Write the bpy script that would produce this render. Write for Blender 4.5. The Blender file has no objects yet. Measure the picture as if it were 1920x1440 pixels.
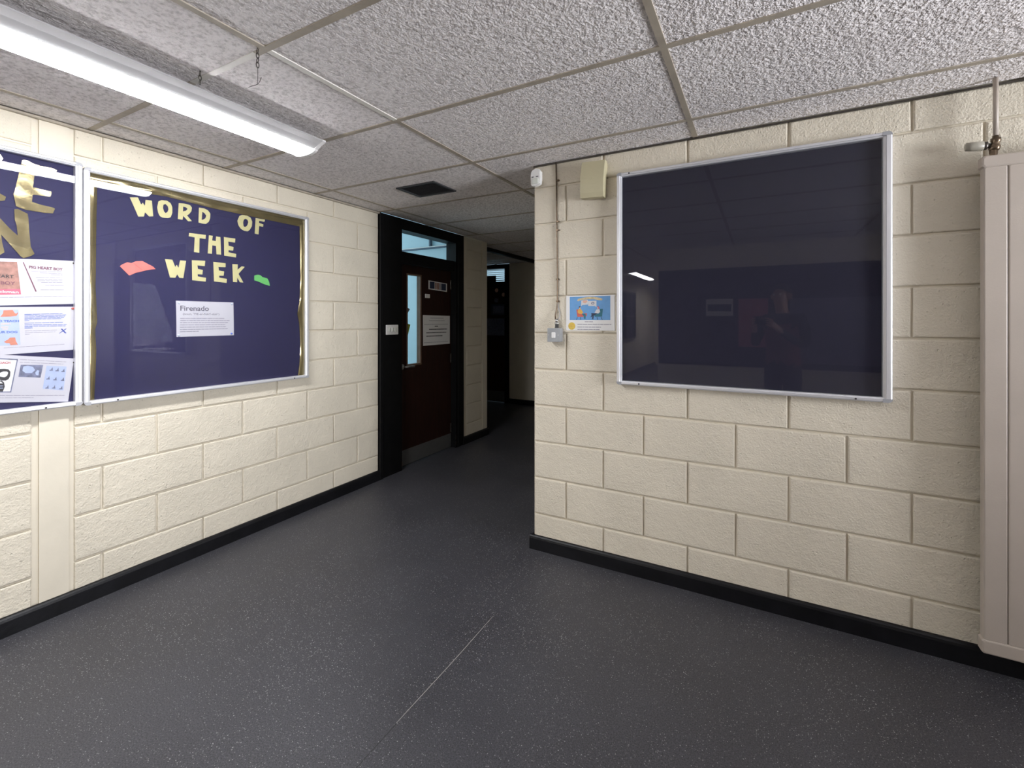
import bpy, bmesh, math, random
from mathutils import Matrix, Vector, noise
from mathutils.geometry import tessellate_polygon

# ------------------------------------------------------------------ camera, world, lights, exposure
sc = bpy.context.scene
COL = sc.collection
YAW = 0.499
cam_d = bpy.data.cameras.new('camera')
cam_d.sensor_width = 36.0
cam_d.lens = 855.24 / 1920 * 36.0
cam_d.shift_y = -(720 - 600.2) / 1920
cam_d.clip_start = 0.02
cam = bpy.data.objects.new('camera', cam_d)
COL.objects.link(cam)
cam.location = (0, 0, 1.425)
cam.rotation_euler = (math.radians(90), 0, YAW)
sc.camera = cam

LAMP = 67.0            # diffuser radiance of the ceiling batten in view
LAMP_BACK = 100.0        # the two battens further back along the corridor
world = bpy.data.worlds.new('sky')
sc.world = world
world.use_nodes = True
wn = world.node_tree.nodes
bg = wn['Background']
bg.inputs[0].default_value = (0.52, 0.74, 0.92, 1)
bg.inputs[1].default_value = 1.0


def area(name, loc, target, sx, sy, power, col, spread=180):
    d = bpy.data.lights.new(name, 'AREA')
    d.shape = 'RECTANGLE'; d.size = sx; d.size_y = sy
    d.energy = power; d.color = col; d.spread = math.radians(spread)
    o = bpy.data.objects.new(name, d); COL.objects.link(o)
    o.location = loc
    o.rotation_euler = (Vector(target) - Vector(loc)).to_track_quat('-Z', 'Z').to_euler()
    return o


# daylight through the alcove window and through the classroom window
area('window_daylight', (4.20, 1.05, 1.50), (2.0, 0.85, 2.39), 1.45, 1.10, 158, (0.95, 0.92, 0.98), 100)  # beam tilted up and narrowed to brighten the ceiling and spare the walls
area('classroom_daylight', (-7.2, 3.5, 1.9), (-4.0, 4.3, 1.8), 2.0, 1.9, 130, (0.86, 0.94, 1.0))

sc.view_settings.view_transform = 'Standard'
sc.view_settings.look = 'None'
sc.view_settings.gamma = 1.0
sc.view_settings.use_curve_mapping = False
sc.view_settings.exposure = 0.0

rnd = random.Random(7)


# ------------------------------------------------------------------ materials
def mat(name, col, rough=0.5, metal=0.0, spec=0.5, emit=None, estr=0.0):
    m = bpy.data.materials.new(name); m.use_nodes = True
    b = m.node_tree.nodes['Principled BSDF']
    b.inputs['Base Color'].default_value = (*col, 1)
    b.inputs['Roughness'].default_value = rough
    b.inputs['Metallic'].default_value = metal
    b.inputs['Specular IOR Level'].default_value = spec
    if emit:
        b.inputs['Emission Color'].default_value = (*emit, 1)
        b.inputs['Emission Strength'].default_value = estr
    return m


def nd(m, t, **kw):
    n = m.node_tree.nodes.new(t)
    for k, v in kw.items():
        setattr(n, k, v)
    return n


def lk(m, a, b):
    m.node_tree.links.new(a, b)


def bsdf(m):
    return m.node_tree.nodes['Principled BSDF']


def tex_noise(m, scale, detail=4, rough=0.55, vec=None):
    n = nd(m, 'ShaderNodeTexNoise')
    n.inputs['Scale'].default_value = scale
    n.inputs['Detail'].default_value = detail
    n.inputs['Roughness'].default_value = rough
    lk(m, vec or pos(m), n.inputs['Vector'])
    return n


def pos(m):
    for n in m.node_tree.nodes:
        if n.type == 'NEW_GEOMETRY':
            return n.outputs['Position']
    return nd(m, 'ShaderNodeNewGeometry').outputs['Position']


def ramp(m, fac, stops):
    r = nd(m, 'ShaderNodeValToRGB')
    cr = r.color_ramp
    while len(cr.elements) > 1:
        cr.elements.remove(cr.elements[-1])
    cr.elements[0].position = stops[0][0]
    c = stops[0][1]; cr.elements[0].color = (*c, 1) if len(c) == 3 else c
    for p, c in stops[1:]:
        e = cr.elements.new(p); e.color = (*c, 1)
    lk(m, fac, r.inputs[0])
    return r


def math_n(m, op, a, b=None, clamp=False):
    n = nd(m, 'ShaderNodeMath', operation=op, use_clamp=clamp)
    for i, v in enumerate((a, b)):
        if v is None: continue
        if isinstance(v, (int, float)): n.inputs[i].default_value = v
        else: lk(m, v, n.inputs[i])
    return n.outputs[0]


def bump(m, height, dist, strength=1.0):
    b = nd(m, 'ShaderNodeBump')
    b.inputs['Distance'].default_value = dist
    b.inputs['Strength'].default_value = strength
    lk(m, height, b.inputs['Height'])
    lk(m, b.outputs[0], bsdf(m).inputs['Normal'])


M = {}


def noisy(name, col, var=0.12, scale=9.0, rough=0.5, metal=0.0, bscale=None, bdist=0.0, spec=0.5):
    """a colour with a little mottling and, if asked, fine relief"""
    m = mat(name, col, rough, metal, spec)
    n = tex_noise(m, scale, 5)
    lo = tuple(c * (1 - var) for c in col); hi = tuple(min(1, c * (1 + var)) for c in col)
    r = ramp(m, n.outputs['Fac'], [(0.3, lo), (0.7, hi)])
    lk(m, r.outputs[0], bsdf(m).inputs['Base Color'])
    if bscale:
        bump(m, tex_noise(m, bscale, 3).outputs['Fac'], bdist)
    M[name] = m
    return m


def painted_block(name, col):
    m = mat(name, col, 0.55, 0, 0.35)
    n = tex_noise(m, 3.0, 5)
    r = ramp(m, n.outputs['Fac'], [(0.3, tuple(c * 0.93 for c in col)), (0.7, tuple(min(1, c * 1.04) for c in col))])
    # a few dark chips and marks in the paint
    v = nd(m, 'ShaderNodeTexVoronoi'); v.inputs['Scale'].default_value = 9.0
    lk(m, pos(m), v.inputs['Vector'])
    spot = math_n(m, 'LESS_THAN', v.outputs['Distance'], 0.018)
    mix = nd(m, 'ShaderNodeMix', data_type='RGBA')
    lk(m, spot, mix.inputs['Factor']); lk(m, r.outputs[0], mix.inputs['A'])
    mix.inputs['B'].default_value = (0.22, 0.19, 0.15, 1)
    lk(m, mix.outputs['Result'], bsdf(m).inputs['Base Color'])
    fine = tex_noise(m, 120, 3, 0.6)
    lump = tex_noise(m, 26, 4, 0.6)
    pit = nd(m, 'ShaderNodeTexVoronoi'); pit.inputs['Scale'].default_value = 55
    lk(m, pos(m), pit.inputs['Vector'])
    pits = ramp(m, pit.outputs['Distance'], [(0.05, (0, 0, 0)), (0.22, (1, 1, 1))])
    gate = ramp(m, lump.outputs['Fac'], [(0.52, (1, 1, 1)), (0.6, (0, 0, 0))])
    pm = math_n(m, 'MAXIMUM', pits.outputs[0], gate.outputs[0])
    h = math_n(m, 'ADD', math_n(m, 'MULTIPLY', fine.outputs['Fac'], 0.55), math_n(m, 'MULTIPLY', lump.outputs['Fac'], 0.8))
    h = math_n(m, 'ADD', h, math_n(m, 'MULTIPLY', pm, 0.45))
    bump(m, h, 0.0065)
    M[name] = m
    return m


CREAM = (0.72, 0.655, 0.535)
painted_block('cream_paint', CREAM)
noisy('cream_plaster', CREAM, 0.04, 5, 0.5, bscale=40, bdist=0.0006)

# stippled ceiling tile
m = mat('stippled_tile', (0.8, 0.76, 0.75), 0.85, 0, 0.2)
n1 = tex_noise(m, 58, 3, 0.6)
n2 = tex_noise(m, 125, 2, 0.5)
h = math_n(m, 'ADD', n1.outputs['Fac'], math_n(m, 'MULTIPLY', n2.outputs['Fac'], 0.35))
bump(m, h, 0.0145)
big = tex_noise(m, 2.2, 3)
r = ramp(m, big.outputs['Fac'], [(0.3, (0.84, 0.79, 0.78)), (0.7, (0.90, 0.855, 0.84))])
hollow_shade = ramp(m, n1.outputs['Fac'], [(0.33, (0.70, 0.69, 0.68)), (0.52, (0.98, 0.98, 0.98)), (0.68, (1.04, 1.04, 1.04))])  # stipple hollows painted darker and tops lighter, shade put into the colour
mx = nd(m, 'ShaderNodeMix', data_type='RGBA', blend_type='MULTIPLY')
mx.inputs['Factor'].default_value = 1
lk(m, r.outputs[0], mx.inputs['A']); lk(m, hollow_shade.outputs[0], mx.inputs['B'])
lk(m, mx.outputs['Result'], bsdf(m).inputs['Base Color'])
M['tile'] = m

noisy('grid_taupe', (0.40, 0.35, 0.28), 0.12, 14, 0.6)
noisy('grid_white', (0.74, 0.71, 0.65), 0.06, 14, 0.45)
noisy('black_paint', (0.0045, 0.0045, 0.005), 0.3, 12, 0.5, bscale=30, bdist=0.0006, spec=0.18)
noisy('skirting_black', (0.0055, 0.0055, 0.007), 0.4, 10, 0.42, bscale=45, bdist=0.0012, spec=0.28)
noisy('aluminium', (0.76, 0.76, 0.79), 0.0, 8, 0.38, 0.55)
noisy('corner_grey', (0.36, 0.36, 0.38), 0.05, 20, 0.45)
noisy('white_steel', (0.82, 0.80, 0.79), 0.03, 8, 0.4)
noisy('housing_white', (0.52, 0.51, 0.51), 0.03, 8, 0.4)
noisy('steel', (0.55, 0.55, 0.55), 0.06, 30, 0.3, 1.0)
noisy('dark_steel', (0.10, 0.09, 0.08), 0.2, 60, 0.35, 0.8)
noisy('brass_old', (0.17, 0.125, 0.085), 0.35, 60, 0.3, 0.85)
noisy('kick_steel', (0.11, 0.11, 0.11), 0.06, 20, 0.5, 0.3)
noisy('switch_grey', (0.33, 0.34, 0.35), 0.05, 25, 0.5)
noisy('white_plastic', (0.80, 0.79, 0.77), 0.03, 12, 0.35)
noisy('cream_plastic', (0.54, 0.49, 0.32), 0.04, 9, 0.45)
noisy('pale_cap', (0.66, 0.68, 0.62), 0.05, 30, 0.35)
noisy('valve_head', (0.34, 0.315, 0.26), 0.1, 30, 0.35)
noisy('radiator_paint', (0.46, 0.40, 0.345), 0.03, 7, 0.45, bscale=160, bdist=0.0003)
noisy('paper', (0.47, 0.46, 0.51), 0.02, 10, 0.6)
noisy('poster_paper', (0.80, 0.79, 0.78), 0.02, 10, 0.4)
noisy('letter_yellow', (0.50, 0.46, 0.235), 0.05, 25, 0.6)
noisy('book_red', (0.60, 0.15, 0.13), 0.07, 30, 0.6)
noisy('book_red_dark', (0.44, 0.09, 0.08), 0.07, 30, 0.6)
noisy('book_green', (0.13, 0.46, 0.13), 0.07, 30, 0.6)
noisy('ink_grey', (0.10, 0.09, 0.12), 0.1, 80, 0.7)
noisy('ink_faint', (0.24, 0.23, 0.28), 0.1, 80, 0.7)
noisy('ink_maroon', (0.16, 0.06, 0.09), 0.1, 80, 0.7)
noisy('ink_blue', (0.035, 0.06, 0.30), 0.1, 80, 0.7)
noisy('ink_blue_soft', (0.10, 0.16, 0.42), 0.1, 80, 0.7)
noisy('ink_red', (0.42, 0.12, 0.14), 0.1, 80, 0.7)
noisy('ink_black', (0.03, 0.028, 0.032), 0.2, 80, 0.6)
noisy('print_sky', (0.13, 0.34, 0.66), 0.05, 30, 0.45)
noisy('print_pale_blue', (0.34, 0.40, 0.58), 0.05, 30, 0.5)
noisy('print_brown', (0.30, 0.15, 0.12), 0.35, 40, 0.5)
noisy('print_crimson', (0.55, 0.10, 0.16), 0.1, 40, 0.5)
noisy('print_orange', (0.48, 0.17, 0.11), 0.12, 60, 0.5)
noisy('print_ochre', (0.72, 0.40, 0.07), 0.08, 60, 0.5)
noisy('print_gold', (0.68, 0.48, 0.08), 0.12, 90, 0.5)
noisy('print_red', (0.58, 0.12, 0.09), 0.08, 60, 0.5)
noisy('print_teal', (0.02, 0.15, 0.21), 0.1, 60, 0.5)
noisy('print_navy', (0.02, 0.03, 0.07), 0.1, 60, 0.5)
noisy('print_skin', (0.72, 0.43, 0.32), 0.05, 60, 0.5)
noisy('print_white', (0.66, 0.65, 0.66), 0.03, 60, 0.5)
noisy('print_tan', (0.60, 0.49, 0.28), 0.2, 90, 0.5)
noisy('print_grey', (0.13, 0.14, 0.22), 0.4, 60, 0.5)
noisy('pin_blue', (0.10, 0.16, 0.55), 0.1, 80, 0.25)
noisy('pin_clear', (0.60, 0.66, 0.80), 0.1, 80, 0.2)
noisy('pin_red', (0.55, 0.12, 0.10), 0.1, 80, 0.25)
noisy('foil_gold', (0.33, 0.275, 0.15), 0.10, 14, 0.15, 0.85)
noisy('backing_navy', (0.0135, 0.012, 0.058), 0.06, 30, 0.8)
noisy('navy_felt_shaded', (0.0085, 0.008, 0.026), 0.06, 30, 0.8)  # pin board felt; on the right board, the same navy darkened as shade
noisy('vent_dark', (0.045, 0.045, 0.048), 0.1, 40, 0.5)
noisy('classroom_paint', (0.44, 0.62, 0.70), 0.02, 4, 0.6)
noisy('classroom_trim', (0.05, 0.09, 0.14), 0.1, 20, 0.4)
noisy('lime_card', (0.33, 0.42, 0.05), 0.05, 30, 0.6)
noisy('grey_card', (0.22, 0.27, 0.33), 0.05, 30, 0.6)
noisy('pink_card', (0.45, 0.12, 0.16), 0.1, 30, 0.6)
noisy('weld_pale', (0.32, 0.31, 0.29), 0.2, 120, 0.6)
noisy('weld_dark', (0.018, 0.018, 0.02), 0.2, 120, 0.6)
noisy('skin', (0.50, 0.28, 0.20), 0.08, 25, 0.5)
noisy('hair', (0.03, 0.022, 0.018), 0.2, 90, 0.6)
noisy('dark_cloth', (0.02, 0.022, 0.03), 0.2, 60, 0.85, bscale=90, bdist=0.002)
noisy('plum_cloth', (0.20, 0.07, 0.075), 0.2, 60, 0.85, bscale=90, bdist=0.002)
noisy('phone_black', (0.01, 0.01, 0.012), 0.1, 60, 0.2)

# dark red-brown veneer
m = mat('veneer', (0.02, 0.006, 0.004), 0.5, 0, 0.25)
mp = nd(m, 'ShaderNodeMapping'); mp.inputs['Scale'].default_value = (9, 9, 0.8); lk(m, pos(m), mp.inputs['Vector'])
nn = tex_noise(m, 5, 6, 0.6, mp.outputs[0])
r = ramp(m, nn.outputs['Fac'], [(0.3, (0.014, 0.0050, 0.0034)), (0.7, (0.030, 0.0090, 0.0056))])
lk(m, r.outputs[0], bsdf(m).inputs['Base Color'])
M['veneer'] = m
noisy('bead_wood', (0.16, 0.095, 0.06), 0.15, 18, 0.45)

# speckled safety vinyl
m = mat('vinyl', (0.08, 0.08, 0.09), 0.42, 0, 0.5)
base = tex_noise(m, 1.6, 6, 0.6)
r = ramp(m, base.outputs['Fac'], [(0.3, (0.040, 0.0395, 0.046)), (0.7, (0.055, 0.0545, 0.063))])
grain = tex_noise(m, 210, 3, 0.6)
gr = ramp(m, grain.outputs['Fac'], [(0.35, (0.45, 0.45, 0.45)), (0.65, (1.5, 1.5, 1.5))])
mx = nd(m, 'ShaderNodeMix', data_type='RGBA', blend_type='MULTIPLY')
mx.inputs['Factor'].default_value = 1
lk(m, r.outputs[0], mx.inputs['A']); lk(m, gr.outputs[0], mx.inputs['B'])
v = nd(m, 'ShaderNodeTexVoronoi'); v.inputs['Scale'].default_value = 165; v.inputs['Randomness'].default_value = 1
lk(m, pos(m), v.inputs['Vector'])
sz = nd(m, 'ShaderNodeSeparateColor'); lk(m, v.outputs['Color'], sz.inputs[0])
thr = math_n(m, 'MULTIPLY', math_n(m, 'SUBTRACT', sz.outputs[0], 0.34), 0.66)
clus = tex_noise(m, 1.3, 6, 0.7)
cl = ramp(m, clus.outputs['Fac'], [(0.36, (0.55, 0.55, 0.55)), (0.64, (1, 1, 1))])
thr = math_n(m, 'MULTIPLY', thr, cl.outputs[0])
fl = math_n(m, 'LESS_THAN', v.outputs['Distance'], thr)
mx2 = nd(m, 'ShaderNodeMix', data_type='RGBA')
lk(m, math_n(m, 'MULTIPLY', fl, math_n(m, 'ADD', math_n(m, 'MULTIPLY', sz.outputs[1], 0.5), 0.12)), mx2.inputs['Factor'])
lk(m, mx.outputs['Result'], mx2.inputs['A']); mx2.inputs['B'].default_value = (0.50, 0.50, 0.50, 1)
lk(m, mx2.outputs['Result'], bsdf(m).inputs['Base Color'])
rr = ramp(m, base.outputs['Fac'], [(0.3, (0.40, 0.40, 0.40)), (0.7, (0.52, 0.52, 0.52))])
lk(m, rr.outputs[0], bsdf(m).inputs['Roughness'])
bump(m, tex_noise(m, 260, 2).outputs['Fac'], 0.0006)
M['vinyl'] = m


# clear glazing: transparent with a mirror coat that grows towards grazing angles
def glazing(name, base=0.05, tint=(1, 1, 1)):
    m = bpy.data.materials.new(name); m.use_nodes = True
    nt = m.node_tree
    nt.nodes.remove(nt.nodes['Principled BSDF'])
    out = [n for n in nt.nodes if n.type == 'OUTPUT_MATERIAL'][0]
    tr = nd(m, 'ShaderNodeBsdfTransparent'); tr.inputs[0].default_value = (*tint, 1)
    gl = nd(m, 'ShaderNodeBsdfGlossy'); gl.inputs['Roughness'].default_value = 0.012
    lw = nd(m, 'ShaderNodeLayerWeight'); lw.inputs[0].default_value = 0.5
    p5 = math_n(m, 'POWER', lw.outputs['Facing'], 5.0)
    f = math_n(m, 'ADD', math_n(m, 'MULTIPLY', p5, 1 - base), base)
    mx = nd(m, 'ShaderNodeMixShader')
    lk(m, f, mx.inputs[0]); lk(m, tr.outputs[0], mx.inputs[1]); lk(m, gl.outputs[0], mx.inputs[2])
    lk(m, mx.outputs[0], out.inputs[0])
    M[name] = m
    return m


glazing('board_glazing', 0.017)
glazing('window_glass', 0.03, (0.93, 0.97, 0.97))


def emitter(name, col, strength):
    m = bpy.data.materials.new(name); m.use_nodes = True
    b = bsdf(m)
    b.inputs['Base Color'].default_value = (0.9, 0.9, 0.9, 1)
    b.inputs['Emission Color'].default_value = (*col, 1)
    b.inputs['Emission Strength'].default_value = strength
    M[name] = m


emitter('diffuser_lit', (0.955, 0.97, 1.0), LAMP)
emitter('diffuser_lit_back', (0.955, 0.97, 1.0), LAMP_BACK)


# ------------------------------------------------------------------ geometry helpers
class Frame:
    def __init__(s, o, u, v, n):
        s.m = Matrix(((u[0], v[0], n[0], o[0]), (u[1], v[1], n[1], o[1]), (u[2], v[2], n[2], o[2]), (0, 0, 0, 1)))

    def at(s, u, v, d):
        return s.m @ Matrix.Translation((u, v, d))


WORLD = Frame((0, 0, 0), (1, 0, 0), (0, 1, 0), (0, 0, 1))
XL, YR = -2.996, 2.575
FL = Frame((XL, 0, 0), (0, 1, 0), (0, 0, 1), (1, 0, 0))       # left wall: u = along the corridor, v = up, d = into the room
FR = Frame((0, YR, 0), (1, 0, 0), (0, 0, 1), (0, -1, 0))      # right wall: u = to the right, v = up, d = into the room
FF = Frame((0, 6.83, 0), (1, 0, 0), (0, 0, 1), (0, -1, 0))    # far end of the corridor
FB = Frame((0, -1.42, 0), (-1, 0, 0), (0, 0, 1), (0, 1, 0))   # wall behind the camera
FC = Frame((0, 4.72, 0), (1, 0, 0), (0, 0, 1), (0, -1, 0))    # classroom wall seen through the door


class MB:
    def __init__(s):
        s.v = []; s.f = []; s.smooth = []

    def quadlist(s, vs, fs, smooth=False):
        b = len(s.v); s.v += [tuple(p) for p in vs]
        for f in fs:
            s.f.append(tuple(b + i for i in f)); s.smooth.append(smooth)
        return s

    def box(s, u0, u1, v0, v1, d0, d1):
        if u0 > u1: u0, u1 = u1, u0
        vs = [(u0, v0, d0), (u1, v0, d0), (u1, v1, d0), (u0, v1, d0), (u0, v0, d1), (u1, v0, d1), (u1, v1, d1), (u0, v1, d1)]
        return s.quadlist(vs, [(0, 3, 2, 1), (4, 5, 6, 7), (0, 1, 5, 4), (1, 2, 6, 5), (2, 3, 7, 6), (3, 0, 4, 7)])

    def cbox(s, u0, u1, v0, v1, d0, d1, c):
        """box with its front edges and upright corners chamfered (back stays sharp)"""
        def ring(i, d):
            return [(u0 + i + c, v0 + i, d), (u1 - i - c, v0 + i, d), (u1 - i, v0 + i + c, d), (u1 - i, v1 - i - c, d),
                    (u1 - i - c, v1 - i, d), (u0 + i + c, v1 - i, d), (u0 + i, v1 - i - c, d), (u0 + i, v0 + i + c, d)]
        rs = [ring(0, d0), ring(0, d1 - c), ring(c * .3, d1 - c * .3), ring(c, d1)]
        vs = [p for r_ in rs for p in r_]
        fs = [tuple(range(7, -1, -1)), tuple(range(24, 32))]
        for k in range(3):
            for i in range(8):
                j = (i + 1) % 8
                fs.append((k * 8 + i, k * 8 + j, (k + 1) * 8 + j, (k + 1) * 8 + i))
        return s.quadlist(vs, fs)

    def prism(s, outer, d0, d1, inner=None):
        loops = [list(outer)] + ([list(inner)] if inner else [])
        pl = [[Vector((a, b, 0)) for a, b in lp] for lp in loops]
        tris = tessellate_polygon(pl)
        flat = [p for lp in loops for p in lp]
        n = len(flat)
        vs = [(a, b, d1) for a, b in flat] + [(a, b, d0) for a, b in flat]
        fs = []
        for t in tris:
            a, b, c = [flat[i] for i in t]
            ar = (b[0] - a[0]) * (c[1] - a[1]) - (c[0] - a[0]) * (b[1] - a[1])
            t = tuple(t) if ar > 0 else tuple(reversed(t))
            fs.append(t); fs.append(tuple(n + i for i in reversed(t)))
        k = 0
        for lp in loops:
            m_ = len(lp)
            ar = sum(lp[i][0] * lp[(i + 1) % m_][1] - lp[(i + 1) % m_][0] * lp[i][1] for i in range(m_))
            rev = (ar < 0) != (k > 0)
            for i in range(m_):
                a, b = k + i, k + (i + 1) % m_
                q = (n + a, n + b, b, a)
                fs.append(q if not rev else tuple(reversed(q)))
            k += m_
        return s.quadlist(vs, fs)

    def tube(s, path, r, n=10, smooth=True, caps=True):
        path = [Vector(p) for p in path]
        vs = []; fs = []
        rs = r if isinstance(r, (list, tuple)) else [r] * len(path)
        for i, p in enumerate(path):
            t = (path[min(i + 1, len(path) - 1)] - path[max(i - 1, 0)]).normalized()
            a = Vector((0, 0, 1)) if abs(t.z) < .9 else Vector((1, 0, 0))
            x = t.cross(a).normalized(); y = t.cross(x).normalized()
            for k in range(n):
                th = 2 * math.pi * k / n
                vs.append(p + (x * math.cos(th) + y * math.sin(th)) * rs[i])
        for i in range(len(path) - 1):
            for k in range(n):
                a, b = i * n + k, i * n + (k + 1) % n
                fs.append((a, a + n, b + n, b))
        s.quadlist(vs, fs, smooth)
        if caps:
            m_ = len(s.v) - len(vs)
            s.f.append(tuple(m_ + k for k in range(n))); s.smooth.append(False)
            s.f.append(tuple(m_ + (len(path) - 1) * n + k for k in reversed(range(n)))); s.smooth.append(False)
        return s

    def sweep(s, profile, a0, a1, axis='v', smooth=False):
        """closed profile of two coordinates, pulled along the third"""
        n = len(profile)
        def P(p, a):
            if axis == 'v': return (p[0], a, p[1])
            if axis == 'u': return (a, p[0], p[1])
            return (p[0], p[1], a)
        vs = [P(p, a0) for p in profile] + [P(p, a1) for p in profile]
        fs = [tuple(range(n)), tuple(range(2 * n - 1, n - 1, -1))]
        for i in range(n):
            j = (i + 1) % n
            fs.append((i, n + i, n + j, j))
        s.quadlist(vs, fs, smooth)
        s.fix = True
        return s

    def ball(s, c, r, n=10, k=6, squash=1.0):
        vs = []; fs = []
        for i in range(k + 1):
            ph = math.pi * i / k
            for j in range(n):
                th = 2 * math.pi * j / n
                vs.append((c[0] + r * math.sin(ph) * math.cos(th), c[1] + r * math.sin(ph) * math.sin(th), c[2] + r * squash * math.cos(ph)))
        for i in range(k):
            for j in range(n):
                a, b = i * n + j, i * n + (j + 1) % n
                fs.append((a, a + n, b + n, b))
        return s.quadlist(vs, fs, True)

    def disc(s, u, v, r, d0, d1, n=20, ru=1.0):
        return s.prism([(u + r * ru * math.cos(2 * math.pi * i / n), v + r * math.sin(2 * math.pi * i / n)) for i in range(n)], d0, d1)

    def mesh(s, name, off=(0, 0, 0)):
        me = bpy.data.meshes.new(name)
        me.from_pydata([(p[0] - off[0], p[1] - off[1], p[2] - off[2]) for p in s.v], [], s.f)
        me.polygons.foreach_set('use_smooth', s.smooth)
        if getattr(s, 'fix', False):
            bm = bmesh.new(); bm.from_mesh(me)
            bmesh.ops.recalc_face_normals(bm, faces=bm.faces); bm.to_mesh(me); bm.free()
        me.update()
        return me


def props(o, label=None, cat=None, group=None, kind=None):
    if label: o['label'] = label
    if cat: o['category'] = cat
    if group: o['group'] = group
    if kind: o['kind'] = kind
    return o


class Thing:
    """an Empty at (u, v, d) of a frame that parents its parts; shapes are given in frame coordinates"""
    def __init__(s, F, u, v, d, name, label=None, cat=None, group=None, kind=None, rot=None):
        s.F = F; s.off = (u, v, d)
        s.root = bpy.data.objects.new(name, None)
        s.root.empty_display_size = 0.05
        COL.objects.link(s.root)
        s.root.matrix_world = F.at(u, v, d) @ (rot or Matrix())
        props(s.root, label, cat, group, kind)

    def part(s, name, mb, material, parent=None, label=None, kind=None):
        me = mb if isinstance(mb, bpy.types.Mesh) else mb.mesh(name, s.off)
        if material and not me.materials: me.materials.append(M[material])
        o = bpy.data.objects.new(name, me); COL.objects.link(o)
        o.parent = parent or s.root
        if label: o['label'] = label
        if kind: o['kind'] = kind
        return o

    def place(s, name, me, u, v, d, parent=None):
        o = bpy.data.objects.new(name, me); COL.objects.link(o)
        o.parent = parent or s.root
        o.location = (u - s.off[0], v - s.off[1], d - s.off[2])
        return o

    def text(s, name, body, u, v, d, size, material, parent=None, bold=0.0, sx=1.0, align='LEFT', rot=0.0, extrude=0.0001):
        me = text_mesh(body, size, bold, sx, align, extrude)
        me.name = name
        me.materials.clear(); me.materials.append(M[material])
        R_ = Matrix.Translation((u - s.off[0], v - s.off[1], d - s.off[2])) @ Matrix.Rotation(rot, 4, 'Z')
        me.transform(R_)
        return s.part(name, me, material, parent)


def text_mesh(body, size, bold=0.0, sx=1.0, align='LEFT', extrude=0.0001):
    cu = bpy.data.curves.new('lettering', 'FONT')
    cu.body = body; cu.size = size; cu.offset = bold; cu.extrude = extrude
    cu.align_x = align; cu.resolution_u = 3
    o = bpy.data.objects.new('lettering', cu); COL.objects.link(o)
    bpy.context.view_layer.update()
    dg = bpy.context.evaluated_depsgraph_get()
    me = bpy.data.meshes.new_from_object(o.evaluated_get(dg))
    bpy.data.objects.remove(o); bpy.data.curves.remove(cu)
    if sx != 1.0: me.transform(Matrix.Diagonal((sx, 1, 1, 1)))
    return me


def single(F, u, v, d, name, mb, material, label=None, cat=None, group=None, kind=None):
    me = mb.mesh(name, (u, v, d))
    if material: me.materials.append(M[material])
    o = bpy.data.objects.new(name, me); COL.objects.link(o)
    o.matrix_world = F.at(u, v, d)
    return props(o, label, cat, group, kind)


# ------------------------------------------------------------------ the setting
class Struct(Thing):
    """a piece of the setting: one mesh, whose pieces are its children"""
    def __init__(s, F, name, mb, material, kind='structure'):
        s.F = F; s.off = (0, 0, 0)
        s.root = single(F, 0, 0, 0, name, mb, material, kind=kind)


H = 2.39            # underside of the ceiling tiles
XC = -1.2474        # corner where the corridor meets the alcove
XE = 4.0            # east wall of the alcove
YB = -1.42          # wall behind the camera

floor = Struct(WORLD, 'floor', MB().box(-7.3, 4.4, -10.2, 7.0, -0.12, 0.0), 'vinyl')
seam = MB(); pts = [1.22 + 0.035 * i for i in range(20)]
for i in range(len(pts) - 1):
    a, b = pts[i], pts[i + 1]
    xa = -1.129 + 0.0015 * math.sin(a * 9); xb = -1.129 + 0.0015 * math.sin(b * 9)
    w = 0.0010 * (1 - abs((a - 1.5) / 0.42) ** 3) + 0.0004
    seam.quadlist([(xa - w, a, .0006), (xa + w, a, .0006), (xb + w, b, .0006), (xb - w, b, .0006)], [(0, 1, 2, 3)])
floor.part('weld_seam', seam, 'weld_pale', label='pale worn stretch of the floor weld')
floor.part('weld_seam', MB().box(-1.1302, -1.1278, -1.3, 1.22, 0, .0004), 'weld_dark', label='dark stretch of the floor weld')

# ceiling: slab, tiles, grid
ceil = Struct(WORLD, 'ceiling', MB().box(-7.3, 4.4, -10.2, 7.0, 3.05, 3.15)
              .box(-2.99, 4.4, -10.2, 7.0, H + .03, H + .05).box(-5.0, -2.9, 4.75, 7.0, H + .03, H + .05), 'white_plastic')
FCL = Frame((0, 0, H), (1, 0, 0), (0, -1, 0), (0, 0, -1))     # u = x, v = -y, d = downwards


class CeilThing(Thing):
    def __init__(s):
        s.F = FCL; s.off = (0, 0, 0); s.root = ceil.root

    def part(s, name, mb, material, **k):
        o = Thing.part(s, name, mb, material, **k)
        o.matrix_parent_inverse = Matrix()
        o.matrix_basis = FCL.m
        return o


ct = CeilThing()
XS = [-1.545 + 1.244 * k for k in range(-3, 7)]
YS = [1.005 + 0.665 * k for k in range(-17, 10)]
G = 0.009


def tile(x0, x1, y0, y1):
    if x1 - x0 < .03 or y1 - y0 < .03: return
    tz = rnd.uniform(-.0012, .0008)
    ct.part('ceiling_tile', MB().cbox(x0 + G, x1 - G, -y1 + G, -y0 - G, -.014, tz, .0035), 'tile')


def tile_L(x0, xc, x1, y0, y1, yc, top):
    """tile notched round a wall corner: full width on one side of yc, up to xc on the other"""
    if top: o = [(x0 + G, y0 + G), (x1 - G, y0 + G), (x1 - G, yc), (xc, yc), (xc, y1 - G), (x0 + G, y1 - G)]
    else: o = [(x0 + G, y0 + G), (xc, y0 + G), (xc, yc), (x1 - G, yc), (x1 - G, y1 - G), (x0 + G, y1 - G)]
    ct.part('ceiling_tile', MB().prism([(a, -b) for a, b in o], -.014, 0), 'tile')


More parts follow.
